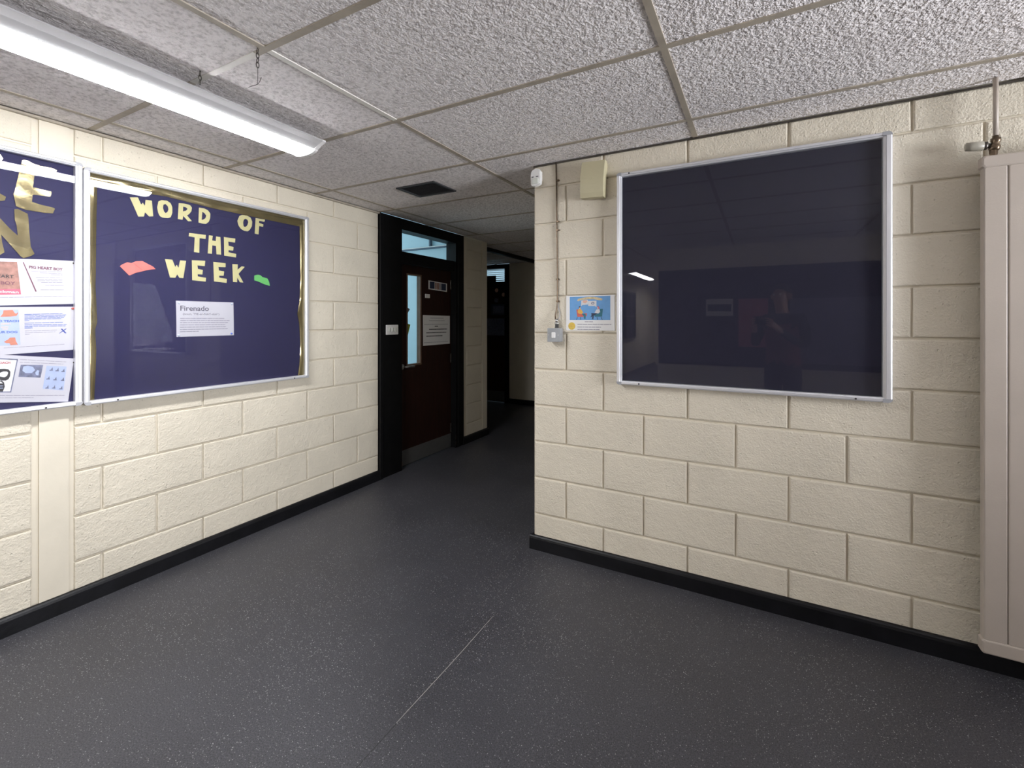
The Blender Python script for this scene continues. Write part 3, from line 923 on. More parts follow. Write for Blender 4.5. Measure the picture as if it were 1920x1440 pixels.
def foil_sheet(outline, d0, amp, freq, seed, cuts=5):
    mb = MB().prism(outline, d0, d0 + .001)
    me = mb.mesh('foil', (0, 0, 0))
    bm = bmesh.new(); bm.from_mesh(me)
    bmesh.ops.triangulate(bm, faces=bm.faces)
    for _ in range(cuts):
        long = [e for e in bm.edges if e.calc_length() > .022]
        if not long: break
        bmesh.ops.subdivide_edges(bm, edges=long, cuts=1)
        bmesh.ops.triangulate(bm, faces=bm.faces)
    for v in bm.verts:
        p = Vector((v.co.x * freq + seed, v.co.y * freq, seed * .7))
        n = 1 - abs(noise.noise(p)) * 2.2
        n += .5 * noise.noise(p * 2.3)
        v.co.z += max(0.0, amp * (n + .4))
    bm.to_mesh(me); bm.free()
    me.materials.append(M['foil_gold'])
    return me


def gold_letter(key, label, seed):
    o = OUT[key][0]
    me = foil_sheet(o, .0135, .0024, 8, seed)
    me.name = 'gold_letter'
    u = sum(p[0] for p in o) / len(o); v = min(p[1] for p in o)
    me.transform(Matrix.Translation((-u, -v, -.0135)))
    ob = bpy.data.objects.new('gold_letter', me); COL.objects.link(ob)
    ob.matrix_world = FL.at(u, v, .0135)
    props(ob, label, 'letter', 'gold foil letters on the left board')


gold_letter('goldE', 'crumpled gold foil letter E in the upper row of the left board', 3.1)
gold_letter('goldN', 'crumpled gold foil letter N just above the book sheets', 7.7)
gold_letter('goldF', 'gold foil letter cut off by the left edge of the photo', 11.3)

# crinkled foil border round the Word of the Week board
fb = Thing(FL, 1.6, 1.02, .0135, 'foil_border', 'crinkled gold foil strip framing the Word of the Week board', 'border')


def foil_strip(pts_a, pts_b, n, m_, amp, seed, along):
    """strip between two polylines, crinkled"""
    def samp(pl, t):
        s_ = t * (len(pl) - 1); i = min(int(s_), len(pl) - 2); f = s_ - i
        return Vector(pl[i]).lerp(Vector(pl[i + 1]), f)
    vs, fs = [], []
    for i in range(n + 1):
        for j in range(m_ + 1):
            p = samp(pts_a, i / n).lerp(samp(pts_b, i / n), j / m_)
            q = Vector((p[0] * (3.2 if along == 'u' else 16), p[1] * (16 if along == 'u' else 3.2), seed))
            k = Vector((p[0] * 9, p[1] * 9, seed + 4))
            d = abs(noise.noise(q)) * amp + abs(noise.noise(k)) * amp * .5 + .0045 * math.sin(math.pi * j / m_)
            vs.append((p[0], p[1], .0142 + d))
    for i in range(n):
        for j in range(m_):
            a = i * (m_ + 1) + j
            fs.append((a, a + 1, a + m_ + 2, a + m_ + 1))
    b = len(vs)
    vs += [(p[0], p[1], .0135) for p in vs]
    fs += [tuple(b + i for i in reversed(f)) for f in list(fs)]
    mb = MB().quadlist(vs, fs, True); mb.fix = True
    return mb


fb.part('foil_strip', foil_strip([(.992, 2.181), (1.5, 2.180), (2.244, 2.176)], [(1.012, 2.106), (1.12, 2.118), (1.338, 2.131), (1.587, 2.118), (1.984, 2.115), (2.21, 2.114)], 70, 10, .007, 1.3, 'u'), 'foil_gold', label='foil along the top edge')
fb.part('foil_strip', foil_strip([(.988, 2.17), (.988, 1.018)], [(1.033, 2.107), (1.030, 1.85), (1.027, 1.60), (1.034, 1.415), (1.026, 1.38), (1.030, 1.27), (1.026, 1.15), (1.022, 1.018)], 60, 8, .007, 5.9, 'v'), 'foil_gold', label='foil along the left edge')
fb.part('foil_strip', foil_strip([(2.250, 2.17), (2.250, 1.015)], [(2.200, 2.12), (2.203, 1.95), (2.207, 1.75), (2.200, 1.56), (2.182, 1.47), (2.198, 1.40), (2.207, 1.25), (2.200, 1.10), (2.186, 1.015)], 60, 8, .007, 9.2, 'v'), 'foil_gold', label='foil along the right edge')


# ------------------------------------------------------------------ sheets behind the glazing
def rows(spec, d, h):
    """printed lines: (u0, u1, v, dv) bars, broken into word-like dashes"""
    mb = MB(); r = random.Random(5)
    for u0, u1, v, dv in spec:
        u = u0
        while u < u1 - .001:
            w = min(u1 - u, r.uniform(.012, .035))
            f0, f1 = (u - u0) / (u1 - u0), (u + w - u0) / (u1 - u0)
            a, b = v + dv * f0, v + dv * f1
            mb.quadlist([(u, a - h / 2, d), (u + w - .002, b - h / 2, d), (u + w - .002, b + h / 2, d), (u, a + h / 2, d)], [(0, 1, 2, 3)])
            u += w
    return mb


def sheet(key, name, label, cat, group=None, d=.0140):
    o = OUT[key][0]
    t = Thing(FL, sum(p[0] for p in o) / len(o), min(p[1] for p in o), d, name, label, cat, group)
    t.part('paper', MB().prism(o, d, d + .0007), 'paper')
    return t


def line(a, b, y0=0.0):
    return (a[0], b[0], a[1], b[1] - a[1])


P = .0152


def quad(*pts):
    return MB().prism(list(pts), .0147, P)


# sheet 1
s1 = sheet('paper1', 'book_sheet', 'white sheet with a brown book cover and a maroon heading, uppermost on the left board', 'poster', 'book sheets on the left board')
cv = s1.part('cover_print', quad((0.665, 1.684), (0.7472, 1.6914), (0.76, 1.543), (0.6746, 1.5364)), 'print_brown')
s1.part('cover_band', MB().prism([(0.6714, 1.561), (0.7577, 1.5678), (0.7595, 1.543), (0.6746, 1.5364)], .0151, .0154), 'print_crimson', parent=cv)
a = (0.6698, 1.6151); s1.text('cover_lettering', 'HEART', a[0], a[1], .0156, .0205, 'ink_black', cv, .0003, 1.05)
a = (0.6948, 1.585); s1.text('cover_lettering', 'BOY', a[0], a[1], .0156, .0205, 'ink_maroon', cv, .0003, 1.12)
a = (0.6907, 1.5472); s1.text('cover_lettering', 'ckman', a[0], a[1], .0157, .0165, 'print_white', cv, .0003, 1.45)
a = (0.7855, 1.6655); s1.text('heading', 'PIG HEART BOY', a[0], a[1], P, .0176, 'ink_maroon', None, .0007, .92)
s1.part('divider_line', quad((0.7653, 1.6917), (0.7683, 1.6925), (0.8118, 1.5593), (0.8073, 1.5578)), 'ink_maroon')
s1.part('printed_lines', rows([(0.794, 0.9011, 1.6519, 0.008), (0.8226, 0.9031, 1.6471, 0.0047), (0.8613, 0.9031, 1.6424, 0.0021), (0.8082, 0.9031, 1.6241, 0.0064), (0.8136, 0.9031, 1.617, 0.0063), (0.8136, 0.9031, 1.6095, 0.006), (0.8263, 0.9031, 1.6031, 0.0054), (0.8409, 0.9089, 1.59, 0.0041), (0.8244, 0.9108, 1.5673, 0.0053), (0.6939, 0.9383, 1.5264, 0.0154)], P, .0017), 'ink_faint', kind='stuff')
s1.part('pin', MB().ball((*(0.9423, 1.7062), .017), .0045), 'dark_steel')

# sheet 2
s2 = sheet('paper2', 'book_sheet', 'white sheet with blue lines and a blue cross, middle one on the left board', 'poster', 'book sheets on the left board')
cv = s2.part('cover_print', quad((0.6462, 1.4674), (0.7514, 1.4731), (0.7583, 1.3117), (0.6493, 1.3087)), 'print_pale_blue')
s2.part('cover_animal', MB().prism([(0.6948, 1.4398), (0.7029, 1.4542), (0.7046, 1.469), (0.7336, 1.471), (0.7395, 1.4582), (0.7446, 1.4535), (0.7492, 1.462), (0.7502, 1.4547), (0.7455, 1.4442), (0.7269, 1.4409)], .0151, .0154), 'print_orange', parent=cv)
s2.part('cover_animal', MB().prism([(0.7054, 1.3274), (0.7186, 1.3377), (0.7252, 1.3464), (0.7412, 1.3466), (0.7438, 1.3282), (0.7502, 1.3129), (0.7269, 1.3115), (0.7227, 1.3207), (0.7136, 1.3211)], .0151, .0154), 'print_orange', parent=cv)
a = (0.6794, 1.4165); s2.text('cover_lettering', 'TO TEACH', a[0], a[1], .0155, .0128, 'ink_blue_soft', cv, .0006, 1.18)
s2.part('cover_lines', rows([(0.6972, 0.7286, 1.4074, 0.0012), (0.6972, 0.7219, 1.3931, 0.0011), (0.7021, 0.7202, 1.3849, 0.0006)], .0155, .0035), 'print_skin', cv)
a = (0.6899, 1.3665); s2.text('cover_lettering', 'UR DOG', a[0], a[1], .0155, .0128, 'ink_blue_soft', cv, .0006, 1.18)
s2.part('printed_lines', rows([(0.7712, 0.9031, 1.4511, 0.0056), (0.7712, 0.9167, 1.4452, 0.0056), (0.7712, 0.9128, 1.4393, 0.0052), (0.7712, 0.9089, 1.4334, 0.0046), (0.7712, 0.9011, 1.428, 0.0043), (0.7712, 0.7887, 1.4223, 0.0007), (0.7712, 0.905, 1.4107, 0.0037), (0.7712, 0.9186, 1.4038, -0.0002), (0.7712, 0.9147, 1.3977, -0.0009), (0.7712, 0.7993, 1.392, 0.0007), (0.7712, 0.7993, 1.3871, 0.0003)], P, .0026), 'ink_blue_soft', kind='stuff')
s2.part('printed_lines', rows([(0.7729, 0.8839, 1.3748, 0.0023), (0.7729, 0.8782, 1.3659, 0.0031), (0.7729, 0.7905, 1.3581, 0.0007), (0.7054, 0.9108, 1.2999, 0.0077)], P, .0017), 'ink_faint', kind='stuff')
s2.part('cross_mark', quad((0.8887, 1.3605), (0.8925, 1.3612), (0.9171, 1.3827), (0.9124, 1.3831)), 'ink_blue')
s2.part('cross_mark', MB().prism([(0.895, 1.3834), (0.9004, 1.383), (0.9163, 1.3614), (0.9104, 1.3607)], .0151, .0155), 'ink_blue')
s2.part('pin', MB().ball((*(0.9389, 1.4821), .017), .0055), 'pin_red')

# sheet 3
s3 = sheet('paper3', 'book_sheet', 'tilted white sheet with a grey photo, at the bottom of the left board', 'poster', 'book sheets on the left board', .0142)
cv = s3.part('cover_print', quad((0.6462, 1.2623), (0.7506, 1.2468), (0.7286, 1.0974), (0.6369, 1.1097)), 'print_grey')
s3.part('cover_page', MB().prism([(0.6509, 1.2561), (0.746, 1.2422), (0.7252, 1.1022), (0.6415, 1.1137)], .0151, .0153), 'print_white', parent=cv)
a = (0.6842, 1.2302); s3.text('cover_lettering', 'ROACH', a[0], a[1], .0155, .0125, 'ink_red', cv, .0006, .95, rot=-.04)
s3.part('cover_figure', MB().prism([(0.6875, 1.2071), (0.707, 1.2065), (0.7202, 1.2028), (0.7262, 1.1914), (0.7252, 1.1722), (0.7202, 1.1583), (0.712, 1.1532), (0.6988, 1.1548), (0.6842, 1.1648)], .0153, .0156,
                                   [(0.6907, 1.1878), (0.7037, 1.1948), (0.7153, 1.1937), (0.7194, 1.1873), (0.7153, 1.1733), (0.707, 1.1682), (0.6939, 1.1732)]), 'ink_black', parent=cv)
s3.part('cover_figure', MB().prism([(0.6714, 1.1579), (0.6988, 1.1548), (0.7062, 1.1455), (0.7087, 1.1261), (0.7029, 1.1053), (0.6682, 1.1101)], .0153, .0156,
                                   [(0.6746, 1.1529), (0.6972, 1.1502), (0.7029, 1.1411), (0.6746, 1.1446)]), 'ink_black', parent=cv)
s3.part('cover_lines', rows([(0.6778, 0.7054, 1.1324, -0.0021), (0.6778, 0.7054, 1.1225, -0.002)], .0157, .003), 'print_pale_blue', cv)
ph = s3.part('photo_print', quad((0.7591, 1.2199), (0.8335, 1.2123), (0.8244, 1.1535), (0.7514, 1.1657)), 'print_grey')
s3.part('photo_highlight', MB().prism([(0.7677, 1.2118), (0.7817, 1.2143), (0.7993, 1.2065), (0.8064, 1.1909), (0.7958, 1.1795), (0.7747, 1.1804), (0.7643, 1.1925)], .0151, .0153), 'print_pale_blue', parent=ph)
s3.part('photo_highlight', MB().prism([(0.8064, 1.1784), (0.8136, 1.1902), (0.8199, 1.1871), (0.8172, 1.1648), (0.81, 1.1681)], .0151, .0153), 'print_pale_blue', parent=ph)
gp = s3.part('picture_grid', quad((0.8455, 1.2084), (0.9167, 1.1978), (0.905, 1.0827), (0.8317, 1.1002)), 'print_pale_blue')
for poly in [[(0.8553, 1.1834), (0.868, 1.1822), (0.8669, 1.1874), (0.8661, 1.1992), (0.8603, 1.1883), (0.8557, 1.1874)], [(0.8759, 1.1788), (0.8888, 1.1775), (0.8877, 1.1828), (0.8869, 1.1948), (0.881, 1.1837), (0.8763, 1.1829)], [(0.8969, 1.1729), (0.91, 1.1716), (0.9089, 1.1769), (0.9081, 1.1889), (0.9021, 1.1778), (0.8973, 1.177)], [(0.8442, 1.1427), (0.8568, 1.1412), (0.8557, 1.1464), (0.8549, 1.1582), (0.8492, 1.1474), (0.8446, 1.1467)], [(0.8684, 1.1361), (0.8812, 1.1346), (0.8801, 1.1398), (0.8793, 1.1518), (0.8735, 1.1409), (0.8688, 1.1401)], [(0.895, 1.1304), (0.9081, 1.1289), (0.9069, 1.1342), (0.9062, 1.1462), (0.9002, 1.1352), (0.8954, 1.1345)], [(0.8405, 1.1001), (0.8531, 1.0984), (0.852, 1.1036), (0.8512, 1.1154), (0.8455, 1.1047), (0.8409, 1.1041)], [(0.8637, 1.097), (0.8765, 1.0953), (0.8754, 1.1006), (0.8746, 1.1125), (0.8688, 1.1017), (0.8641, 1.101)], [(0.8892, 1.0898), (0.9023, 1.088), (0.9011, 1.0934), (0.9004, 1.1054), (0.8944, 1.0945), (0.8896, 1.0938)]]:
    s3.part('small_picture', MB().prism(poly, .0151, .0154), 'print_grey', parent=gp)
s3.part('printed_lines', rows([(0.7557, 0.9167, 1.2447, -0.024), (0.7557, 0.9069, 1.232, -0.0211), (0.6939, 0.9108, 1.0887, -0.0307), (0.6939, 0.8029, 1.078, -0.0151)], P, .0020), 'ink_faint', kind='stuff')
s3.part('pin', MB().ball((*(0.9433, 1.2159), .0172), .0045), 'dark_steel')

# the definition sheet
s4 = sheet('firenado', 'definition_sheet', 'white sheet headed Firenado pinned at four corners', 'poster')
a = (1.4118, 1.4808); s4.text('heading', 'Firenado', a[0], a[1], P, .0420, 'ink_grey', None, .0006, 1.08, rot=.004)
a = (1.4267, 1.456); s4.text('pronunciation', '(noun, "FIE-er-NAY-doh")', a[0], a[1], P, .0165, 'ink_grey', None, 0, 1.19, rot=.002)
s4.part('printed_lines', rows([(1.4139, 1.6679, 1.4346, 0.0008), (1.4139, 1.6982, 1.4224, -0.0003), (1.413, 1.688, 1.4097, -0.0007), (1.4126, 1.6724, 1.3966, -0.0003), (1.4126, 1.6757, 1.3833, 0.0003), (1.4126, 1.6869, 1.3696, 0.0007), (1.4126, 1.5165, 1.3569, 0.0008)], P, .0042), 'ink_faint', kind='stuff')
for (u, v), mt in zip([(1.4071, 1.5258), (1.7098, 1.5284), (1.7081, 1.3384), (1.4057, 1.337)], ('pin_clear', 'pin_clear', 'pin_blue', 'pin_clear')):
    s4.part('pin', MB().ball((u, v, .0165), .0062, squash=.8), mt)

# ------------------------------------------------------------------ on the right wall
ds = Thing(FR, -.853, 2.127, 0, 'sounder_box', 'cream plastic alarm sounder box high on the right wall beside the board', 'alarm',
           rot=Matrix.Rotation(math.radians(-2.5), 4, 'Z'))
ds.part('base', MB().cbox(-.925, -.785, 2.135, 2.335, 0, .03, .006), 'cream_plastic')
cvx = MB(); n = 8
pr = [(2.130 + .207 * k / n, .055 + .016 * math.sin(math.pi * (k / n) ** .8)) for k in range(n + 1)]
prof = [(2.130, .012)] + pr + [(2.337, .012)]
cvx.sweep(prof, -.920, -.783, 'u')
ds.part('cover', cvx, 'cream_plastic')
ds.part('fixing_screw', MB().disc(-.852, 2.236, .005, .066, .0715, 12), 'cream_plastic')

pi_ = Thing(FR, -1.214, 2.25, 0, 'motion_detector', 'small white motion detector at the top corner of the right wall', 'sensor')
pi_.part('bracket', MB().cbox(-1.236, -1.190, 2.285, 2.345, -.002, .018, .004), 'white_plastic')
bdy = [(-1.247, 2.262), (-1.240, 2.253), (-1.222, 2.250), (-1.204, 2.253), (-1.186, 2.262), (-1.182, 2.30), (-1.184, 2.338), (-1.196, 2.353), (-1.215, 2.357), (-1.234, 2.353), (-1.246, 2.338), (-1.250, 2.30)]
pi_.part('body', MB().prism(bdy, .016, .040).prism([(u * .93 - .085, v * .93 + .161) for u, v in bdy], .040, .047), 'white_plastic')
pi_.part('lens', MB().cbox(-1.238, -1.194, 2.262, 2.296, .046, .052, .004), 'pale_cap')
pi_.part('sensor_slot', MB().cbox(-1.240, -1.226, 2.303, 2.308, .046, .0485, .001), 'ink_black')
pi_.part('sensor_slot', MB().cbox(-1.211, -1.194, 2.303, 2.308, .046, .0485, .001), 'ink_black')

cb = Thing(FR, -1.09, 1.42, 0, 'switch_cable', 'thin dark cable clipped down the wall to the grey switch', 'cable')
cb.part('cable_run', MB().tube([(-1.0945, 2.386, .006), (-1.092, 2.2, .006), (-1.088, 1.9, .006), (-1.086, 1.7, .006), (-1.0855, 1.535, .006), (-1.088, 1.50, .007), (-1.095, 1.462, .012), (-1.0925, 1.428, .022)], .0042, 8), 'brass_old')
cb.part('cable_run', MB().tube([(-1.0855, 1.538, .006), (-1.080, 1.505, .006), (-1.070, 1.470, .006), (-1.069, 1.445, .010), (-1.078, 1.425, .02)], .0026, 8), 'corner_grey')
for v in (2.2746, 2.0242, 1.9721, 1.6729, 1.5395):
    cb.part('cable_clip', MB().cbox(-1.094, -1.074, v - .005, v + .005, 0, .012, .002), 'brass_old')

sw = Thing(FR, -1.092, 1.295, 0, 'isolator_switch', 'grey metal-clad switch box below the cable on the right wall', 'switch')
sw.part('box', MB().cbox(-1.1315, -1.0530, 1.2945, 1.3765, 0, .048, .004), 'switch_grey')
sw.part('front_plate', MB().cbox(-1.1325, -1.0520, 1.2935, 1.3775, .048, .0515, .002), 'switch_grey')
sw.part('rocker', MB().cbox(-1.1035, -1.0790, 1.3170, 1.3520, .0515, .0575, .003), 'white_plastic')
sw.part('cable_gland', MB().tube([(-1.0825, 1.3765, .022), (-1.0825, 1.398, .022), (-1.0825, 1.398, .022), (-1.0825, 1.413, .022)], [.0115, .0115, .0135, .0135], 12).tube([(-1.0825, 1.413, .022), (-1.0855, 1.432, .022)], .008, 10), 'steel')
for u in (-1.123, -1.061):
    sw.part('screw', MB().disc(u, 1.3355, .003, .0515, .0525, 8), 'steel')

po = Thing(FR, -.88, 1.364, 0, 'wall_poster', 'white poster of two people talking in armchairs, beside the right board', 'poster')
po.part('paper', MB().prism([(-1.0290, 1.5715), (-1.030, 1.366), (-1.021, 1.3625), (-.7325, 1.3640), (-.7330, 1.5705)], .0022, .0032), 'poster_paper')


def rp(x, y):       # poster sketch units to the wall
    return (-1.0062 + (x - 270) / 1092 * .2478, 1.5640 - (y - 228) / 634 * .1385)


pc = po.part('picture', MB().prism([rp(270, 228), rp(1362, 222), rp(1362, 862), rp(270, 862)], .0030, .0036), 'print_sky')
def pp(name, mt, d, *pts, inner=None):
    po.part(name, MB().prism([rp(*p) for p in pts], .0034, d, [rp(*p) for p in inner] if inner else None), mt, parent=pc)
pp('banner', 'print_tan', .0038, (475, 330), (500, 290), (600, 262), (760, 240), (930, 240), (1080, 268), (1160, 300), (1150, 340), (1060, 335), (940, 305), (760, 305), (600, 320), (500, 350))
pp('speech_bubble', 'print_white', .0038, (590, 335), (770, 320), (770, 445), (620, 455), (585, 490))
pp('speech_bubble', 'print_white', .0040, (770, 350), (1000, 345), (1000, 520), (960, 488), (780, 485))
pp('scribble', 'print_skin', .0042, (625, 350), (660, 325), (740, 330), (760, 370), (700, 410), (640, 395))
pp('scribble', 'print_grey', .0042, (865, 400), (890, 375), (930, 380), (945, 410), (925, 445), (885, 445), (860, 430), inner=[(880, 408), (895, 395), (920, 398), (925, 415), (910, 430), (890, 428)])
pp('armchair', 'print_red', .0038, (455, 580), (500, 570), (520, 680), (600, 700), (680, 680), (745, 680), (735, 760), (640, 775), (480, 775))
pp('armchair', 'print_teal', .0038, (1085, 565), (1168, 565), (1150, 770), (960, 775), (940, 730), (1060, 690))
pp('figure_top', 'print_ochre', .0040, (510, 570), (555, 545), (600, 590), (640, 660), (600, 700), (520, 690), (485, 640))
pp('figure_legs', 'print_teal', .0041, (600, 690), (690, 690), (715, 720), (705, 830), (665, 830), (655, 760))
pp('figure_head', 'print_skin', .0041, (530, 510), (560, 500), (575, 530), (560, 560), (535, 555))
pp('figure_hair', 'print_navy', .0042, (515, 520), (530, 492), (565, 490), (568, 510), (540, 525))
pp('figure_top', 'print_white', .0040, (1000, 580), (1080, 570), (1098, 650), (1040, 690), (950, 665))
pp('figure_legs', 'print_navy', .0041, (860, 675), (1050, 685), (930, 740), (915, 840), (885, 840), (890, 760), (840, 790), (870, 730))
pp('figure_head', 'print_skin', .0041, (1020, 520), (1045, 510), (1060, 540), (1045, 570), (1022, 560))
pp('figure_hair', 'print_crimson', .0042, (1015, 500), (1045, 488), (1080, 530), (1080, 565), (1055, 570), (1050, 520))
for xs in ((480, 790, 460, 855), (570, 785, 575, 855), (1010, 780, 1035, 858), (1120, 780, 1155, 855)):
    pp('chair_leg', 'print_navy', .0038, (xs[0] - 7, xs[1]), (xs[0] + 7, xs[1]), (xs[2] + 7, xs[3]), (xs[2] - 7, xs[3]))
po.part('sticker', MB().disc(-.9935, 1.3895, .0225, .0030, .0038, 22), 'print_gold')
po.part('sticker_mark', rows([(-1.008, -.980, 1.396, .001), (-1.006, -.984, 1.386, .001)], .0040, .004), 'print_ochre')
po.part('printed_lines', rows([(-.912, -.860, 1.4150, 0), (-.958, -.750, 1.4000, 0), (-.958, -.812, 1.3840, 0), (-.958, -.820, 1.3705, 0)], .0036, .0036), 'ink_faint', kind='stuff')

# upright panel radiator with its pipe and valve
ra = Thing(FR, 1.03, .1, 0, 'radiator', 'tall cream upright panel radiator at the right edge', 'radiator')
for k in range(8):
    a = .7740 + .0705 * k
    ra.part('radiator_column', MB().cbox(a + .0008, a + .0697, .160, 2.030, .066, .0985, .0045), 'radiator_paint')
ra.part('header', MB().cbox(.7690, 1.3430, 2.026, 2.0735, .062, .1020, .006), 'radiator_paint')
ra.part('header', MB().cbox(.7690, 1.3430, .1080, .1640, .062, .1020, .006), 'radiator_paint')
for u in (.86, 1.25):
    for v in (.4, 1.75):
        ra.part('bracket', MB().box(u - .012, u + .012, v - .03, v + .03, 0, .068), 'radiator_paint')
rp_ = Thing(FR, .8215, 2.07, .06, 'radiator_pipe', 'painted pipe dropping from the ceiling to the radiator valve', 'pipe')
rp_.part('pipe', MB().tube([(.8215, 2.389, .06), (.8215, 2.155, .06)], .0085, 12), 'radiator_paint')
rv = Thing(FR, .8150, 2.07, .06, 'radiator_valve', 'old brass radiator valve with a pale turning head above the radiator', 'valve')
rv.part('body', MB().tube([(.8215, 2.158, .06), (.8215, 2.150, .06), (.8215, 2.149, .06), (.8215, 2.136, .06), (.8205, 2.13, .06), (.8190, 2.118, .06), (.8165, 2.106, .06), (.8150, 2.098, .06)], [.010, .010, .0155, .0155, .012, .0175, .0175, .012], 12), 'brass_old')
rv.part('tail_nut', MB().tube([(.8150, 2.100, .06), (.8145, 2.090, .062), (.8140, 2.0735, .07)], [.0135, .0135, .009], 8, smooth=False), 'brass_old')
rv.part('head_collar', MB().tube([(.8100, 2.121, .06), (.7960, 2.123, .06), (.7955, 2.123, .06), (.7850, 2.124, .06)], [.010, .010, .0165, .0165], 12), 'dark_steel')
rv.part('turning_head', MB().tube([(.7850, 2.124, .06), (.7840, 2.124, .06), (.7500, 2.1275, .06), (.7340, 2.129, .06), (.7310, 2.129, .06)], [.0165, .0185, .0180, .0165, .010], 14), 'valve_head')

# ------------------------------------------------------------------ on and beside door_1
ls = Thing(FL, 3.16, 1.29, .012, 'light_switch', 'white light switch plate on the black door panel', 'switch')
ls.part('plate', MB().cbox(3.0838, 3.2394, 1.2909, 1.3815, .012, .021, .004), 'white_plastic')
for u in (3.125, 3.1615, 3.198):
    ls.part('rocker', MB().cbox(u - .010, u + .010, 1.318, 1.354, .021, .0265, .003), 'pale_cap')
Dd = -.0545
ns = Thing(FL, 3.93, 1.739, Dd, 'door_sign', 'small white picture sign near the top of the brown door', 'sign')
ns.part('card', MB().prism([(3.7705, 1.8410), (3.7705, 1.7490), (4.0888, 1.7370), (4.0888, 1.8290)], Dd, Dd + .002), 'poster_paper')
for a, b, mt in ((3.790, 3.870, 'print_navy'), (3.880, 3.905, 'print_brown'), (3.912, 3.945, 'print_brown'), (3.955, 3.972, 'ink_grey'), (3.985, 4.070, 'print_navy')):
    f = (a - 3.7705) / .318
    ns.part('printed_picture', MB().prism([(a, 1.831 - .012 * f), (a, 1.758 - .012 * f), (b, 1.758 - .013 * f), (b, 1.831 - .013 * f)], Dd + .0015, Dd + .0026), mt)
single(FL, 3.749, 1.655, Dd, 'door_indicator', MB().cbox(3.7144, 3.7836, 1.6555, 1.6968, Dd, Dd + .010, .002), 'white_plastic',
       'small white plastic indicator under the picture sign on the door', 'sign')
nt = Thing(FL, 3.91, 1.16, Dd, 'door_notice', 'large white printed notice taped to the brown door', 'notice')
nt.part('paper', MB().prism([(3.6804, 1.4770), (3.6840, 1.1600), (4.1430, 1.1620), (4.1440, 1.4720)], Dd, Dd + .001), 'poster_paper')
nt.part('printed_lines', rows([(3.80, 4.03, 1.447, -.001), (3.78, 4.05, 1.420, -.001), (3.70, 4.11, 1.380, 0), (3.70, 4.11, 1.190, 0)], Dd + .0014, .004), 'ink_faint', kind='stuff')
nt.part('written_lines', rows([(3.875, 3.93, 1.360, 0), (3.78, 4.09, 1.328, -.001), (3.735, 4.08, 1.293, -.001), (3.735, 4.01, 1.257, -.001)], Dd + .0014, .009), 'ink_black', kind='stuff')
single(FL, 3.46, 1.32, -.073, 'green_card', MB().prism([(3.448, 1.395), (3.512, 1.380), (3.448, 1.20)], -.0742, -.0730), 'lime_card', 'lime green card stuck in the vision pane of the door', 'card')
single(FL, 3.47, 1.45, -.073, 'grey_card', MB().prism([(3.448, 1.555), (3.505, 1.535), (3.448, 1.46)], -.0742, -.0730), 'grey_card', 'grey card stuck above the green one in the vision pane', 'card')

# on the far door
fp = Thing(FF, -4.02, 1.15, -.03, 'door_poster', 'grey poster in shadow on the far door, the lower one', 'poster')
fp.part('paper', MB().box(-4.30, -3.885, 1.158, 1.455, -.03, -.028), 'print_grey')
fq = Thing(FF, -4.02, 1.5, -.03, 'door_poster', 'dim bluish poster on the far door above the grey one', 'poster')
fq.part('paper', MB().box(-4.16, -3.885, 1.51, 1.70, -.03, -.028), 'print_navy')
fq.part('picture', MB().box(-4.12, -3.90, 1.54, 1.67, -.0285, -.0275), 'print_grey')
for u, v, r_, lab in ((-4.045, 1.945, .035, 'pale round sticker high on the far door, upper left of the group'), (-3.905, 1.865, .035, 'pale round sticker on the far door, right of the group'),
                      (-4.05, 1.77, .042, 'pale round sticker on the far door, lowest of the group')):
    single(FF, u, v, -.03, 'door_sticker', MB().disc(u, v, r_, -.03, -.0275, 16), 'print_skin' if v > 1.8 else 'print_grey', lab, 'sticker', 'round stickers on the far door')
single(FF, -4.14, 2.15, -.055, 'black_card', MB().box(-4.45, -4.07, 2.092, 2.205, -.054, -.051), 'phone_black', 'black card blocking the corner of the far fanlight', 'card')

# ------------------------------------------------------------------ behind the camera (mirrored in the right board)
bb = Thing(FB, -.1, .83, 0, 'pin_board', 'wide dark navy pin board on the wall behind the camera', 'notice board')
bb.part('panel', MB().cbox(-1.5, 1.235, .83, 2.10, .001, .02, .004), 'navy_felt_shaded')
bb.part('grey_paper', MB().box(-1.30, -.31, .90, 1.69, .02, .0215), 'print_grey')
single(FB, .08, 1.087, .02, 'pink_poster', MB().box(-.083, .248, 1.087, 1.696, .0205, .022), 'pink_card', 'pink poster on the pin board behind the camera', 'poster')
wc = Thing(FB, .47, 1.48, .02, 'white_notice', 'white notice with a dark band on the pin board behind the camera', 'notice')
wc.part('paper', MB().box(.31, .63, 1.48, 1.70, .0205, .0215), 'poster_paper')
wc.part('band', MB().box(.33, .61, 1.54, 1.63, .0213, .0220), 'print_navy')
bk = Thing(FL, -6.6, .95, 0, 'display_case', 'dark framed display case on the left wall far behind the camera', 'display case')
bk.part('panel', MB().box(-7.3, -5.95, .95, 2.15, 0, .03), 'navy_felt_shaded')
for u in (-7.3, -6.85, -6.4, -5.99):
    bk.part('frame_bar', MB().cbox(u, u + .04, .95, 2.15, .03, .05, .004), 'dark_steel')
for v in (.95, 1.5, 2.11):
    bk.part('frame_bar', MB().cbox(-7.26, -5.99, v, v + .04, .03, .048, .004), 'dark_steel')

# ------------------------------------------------------------------ the person taking the photograph (mirrored in the right board)
PF = Frame((.20, -.37, 0), (.878, .4785, 0), (-.4785, .878, 0), (0, 0, 1))     # u = their right, v = forward, d = up


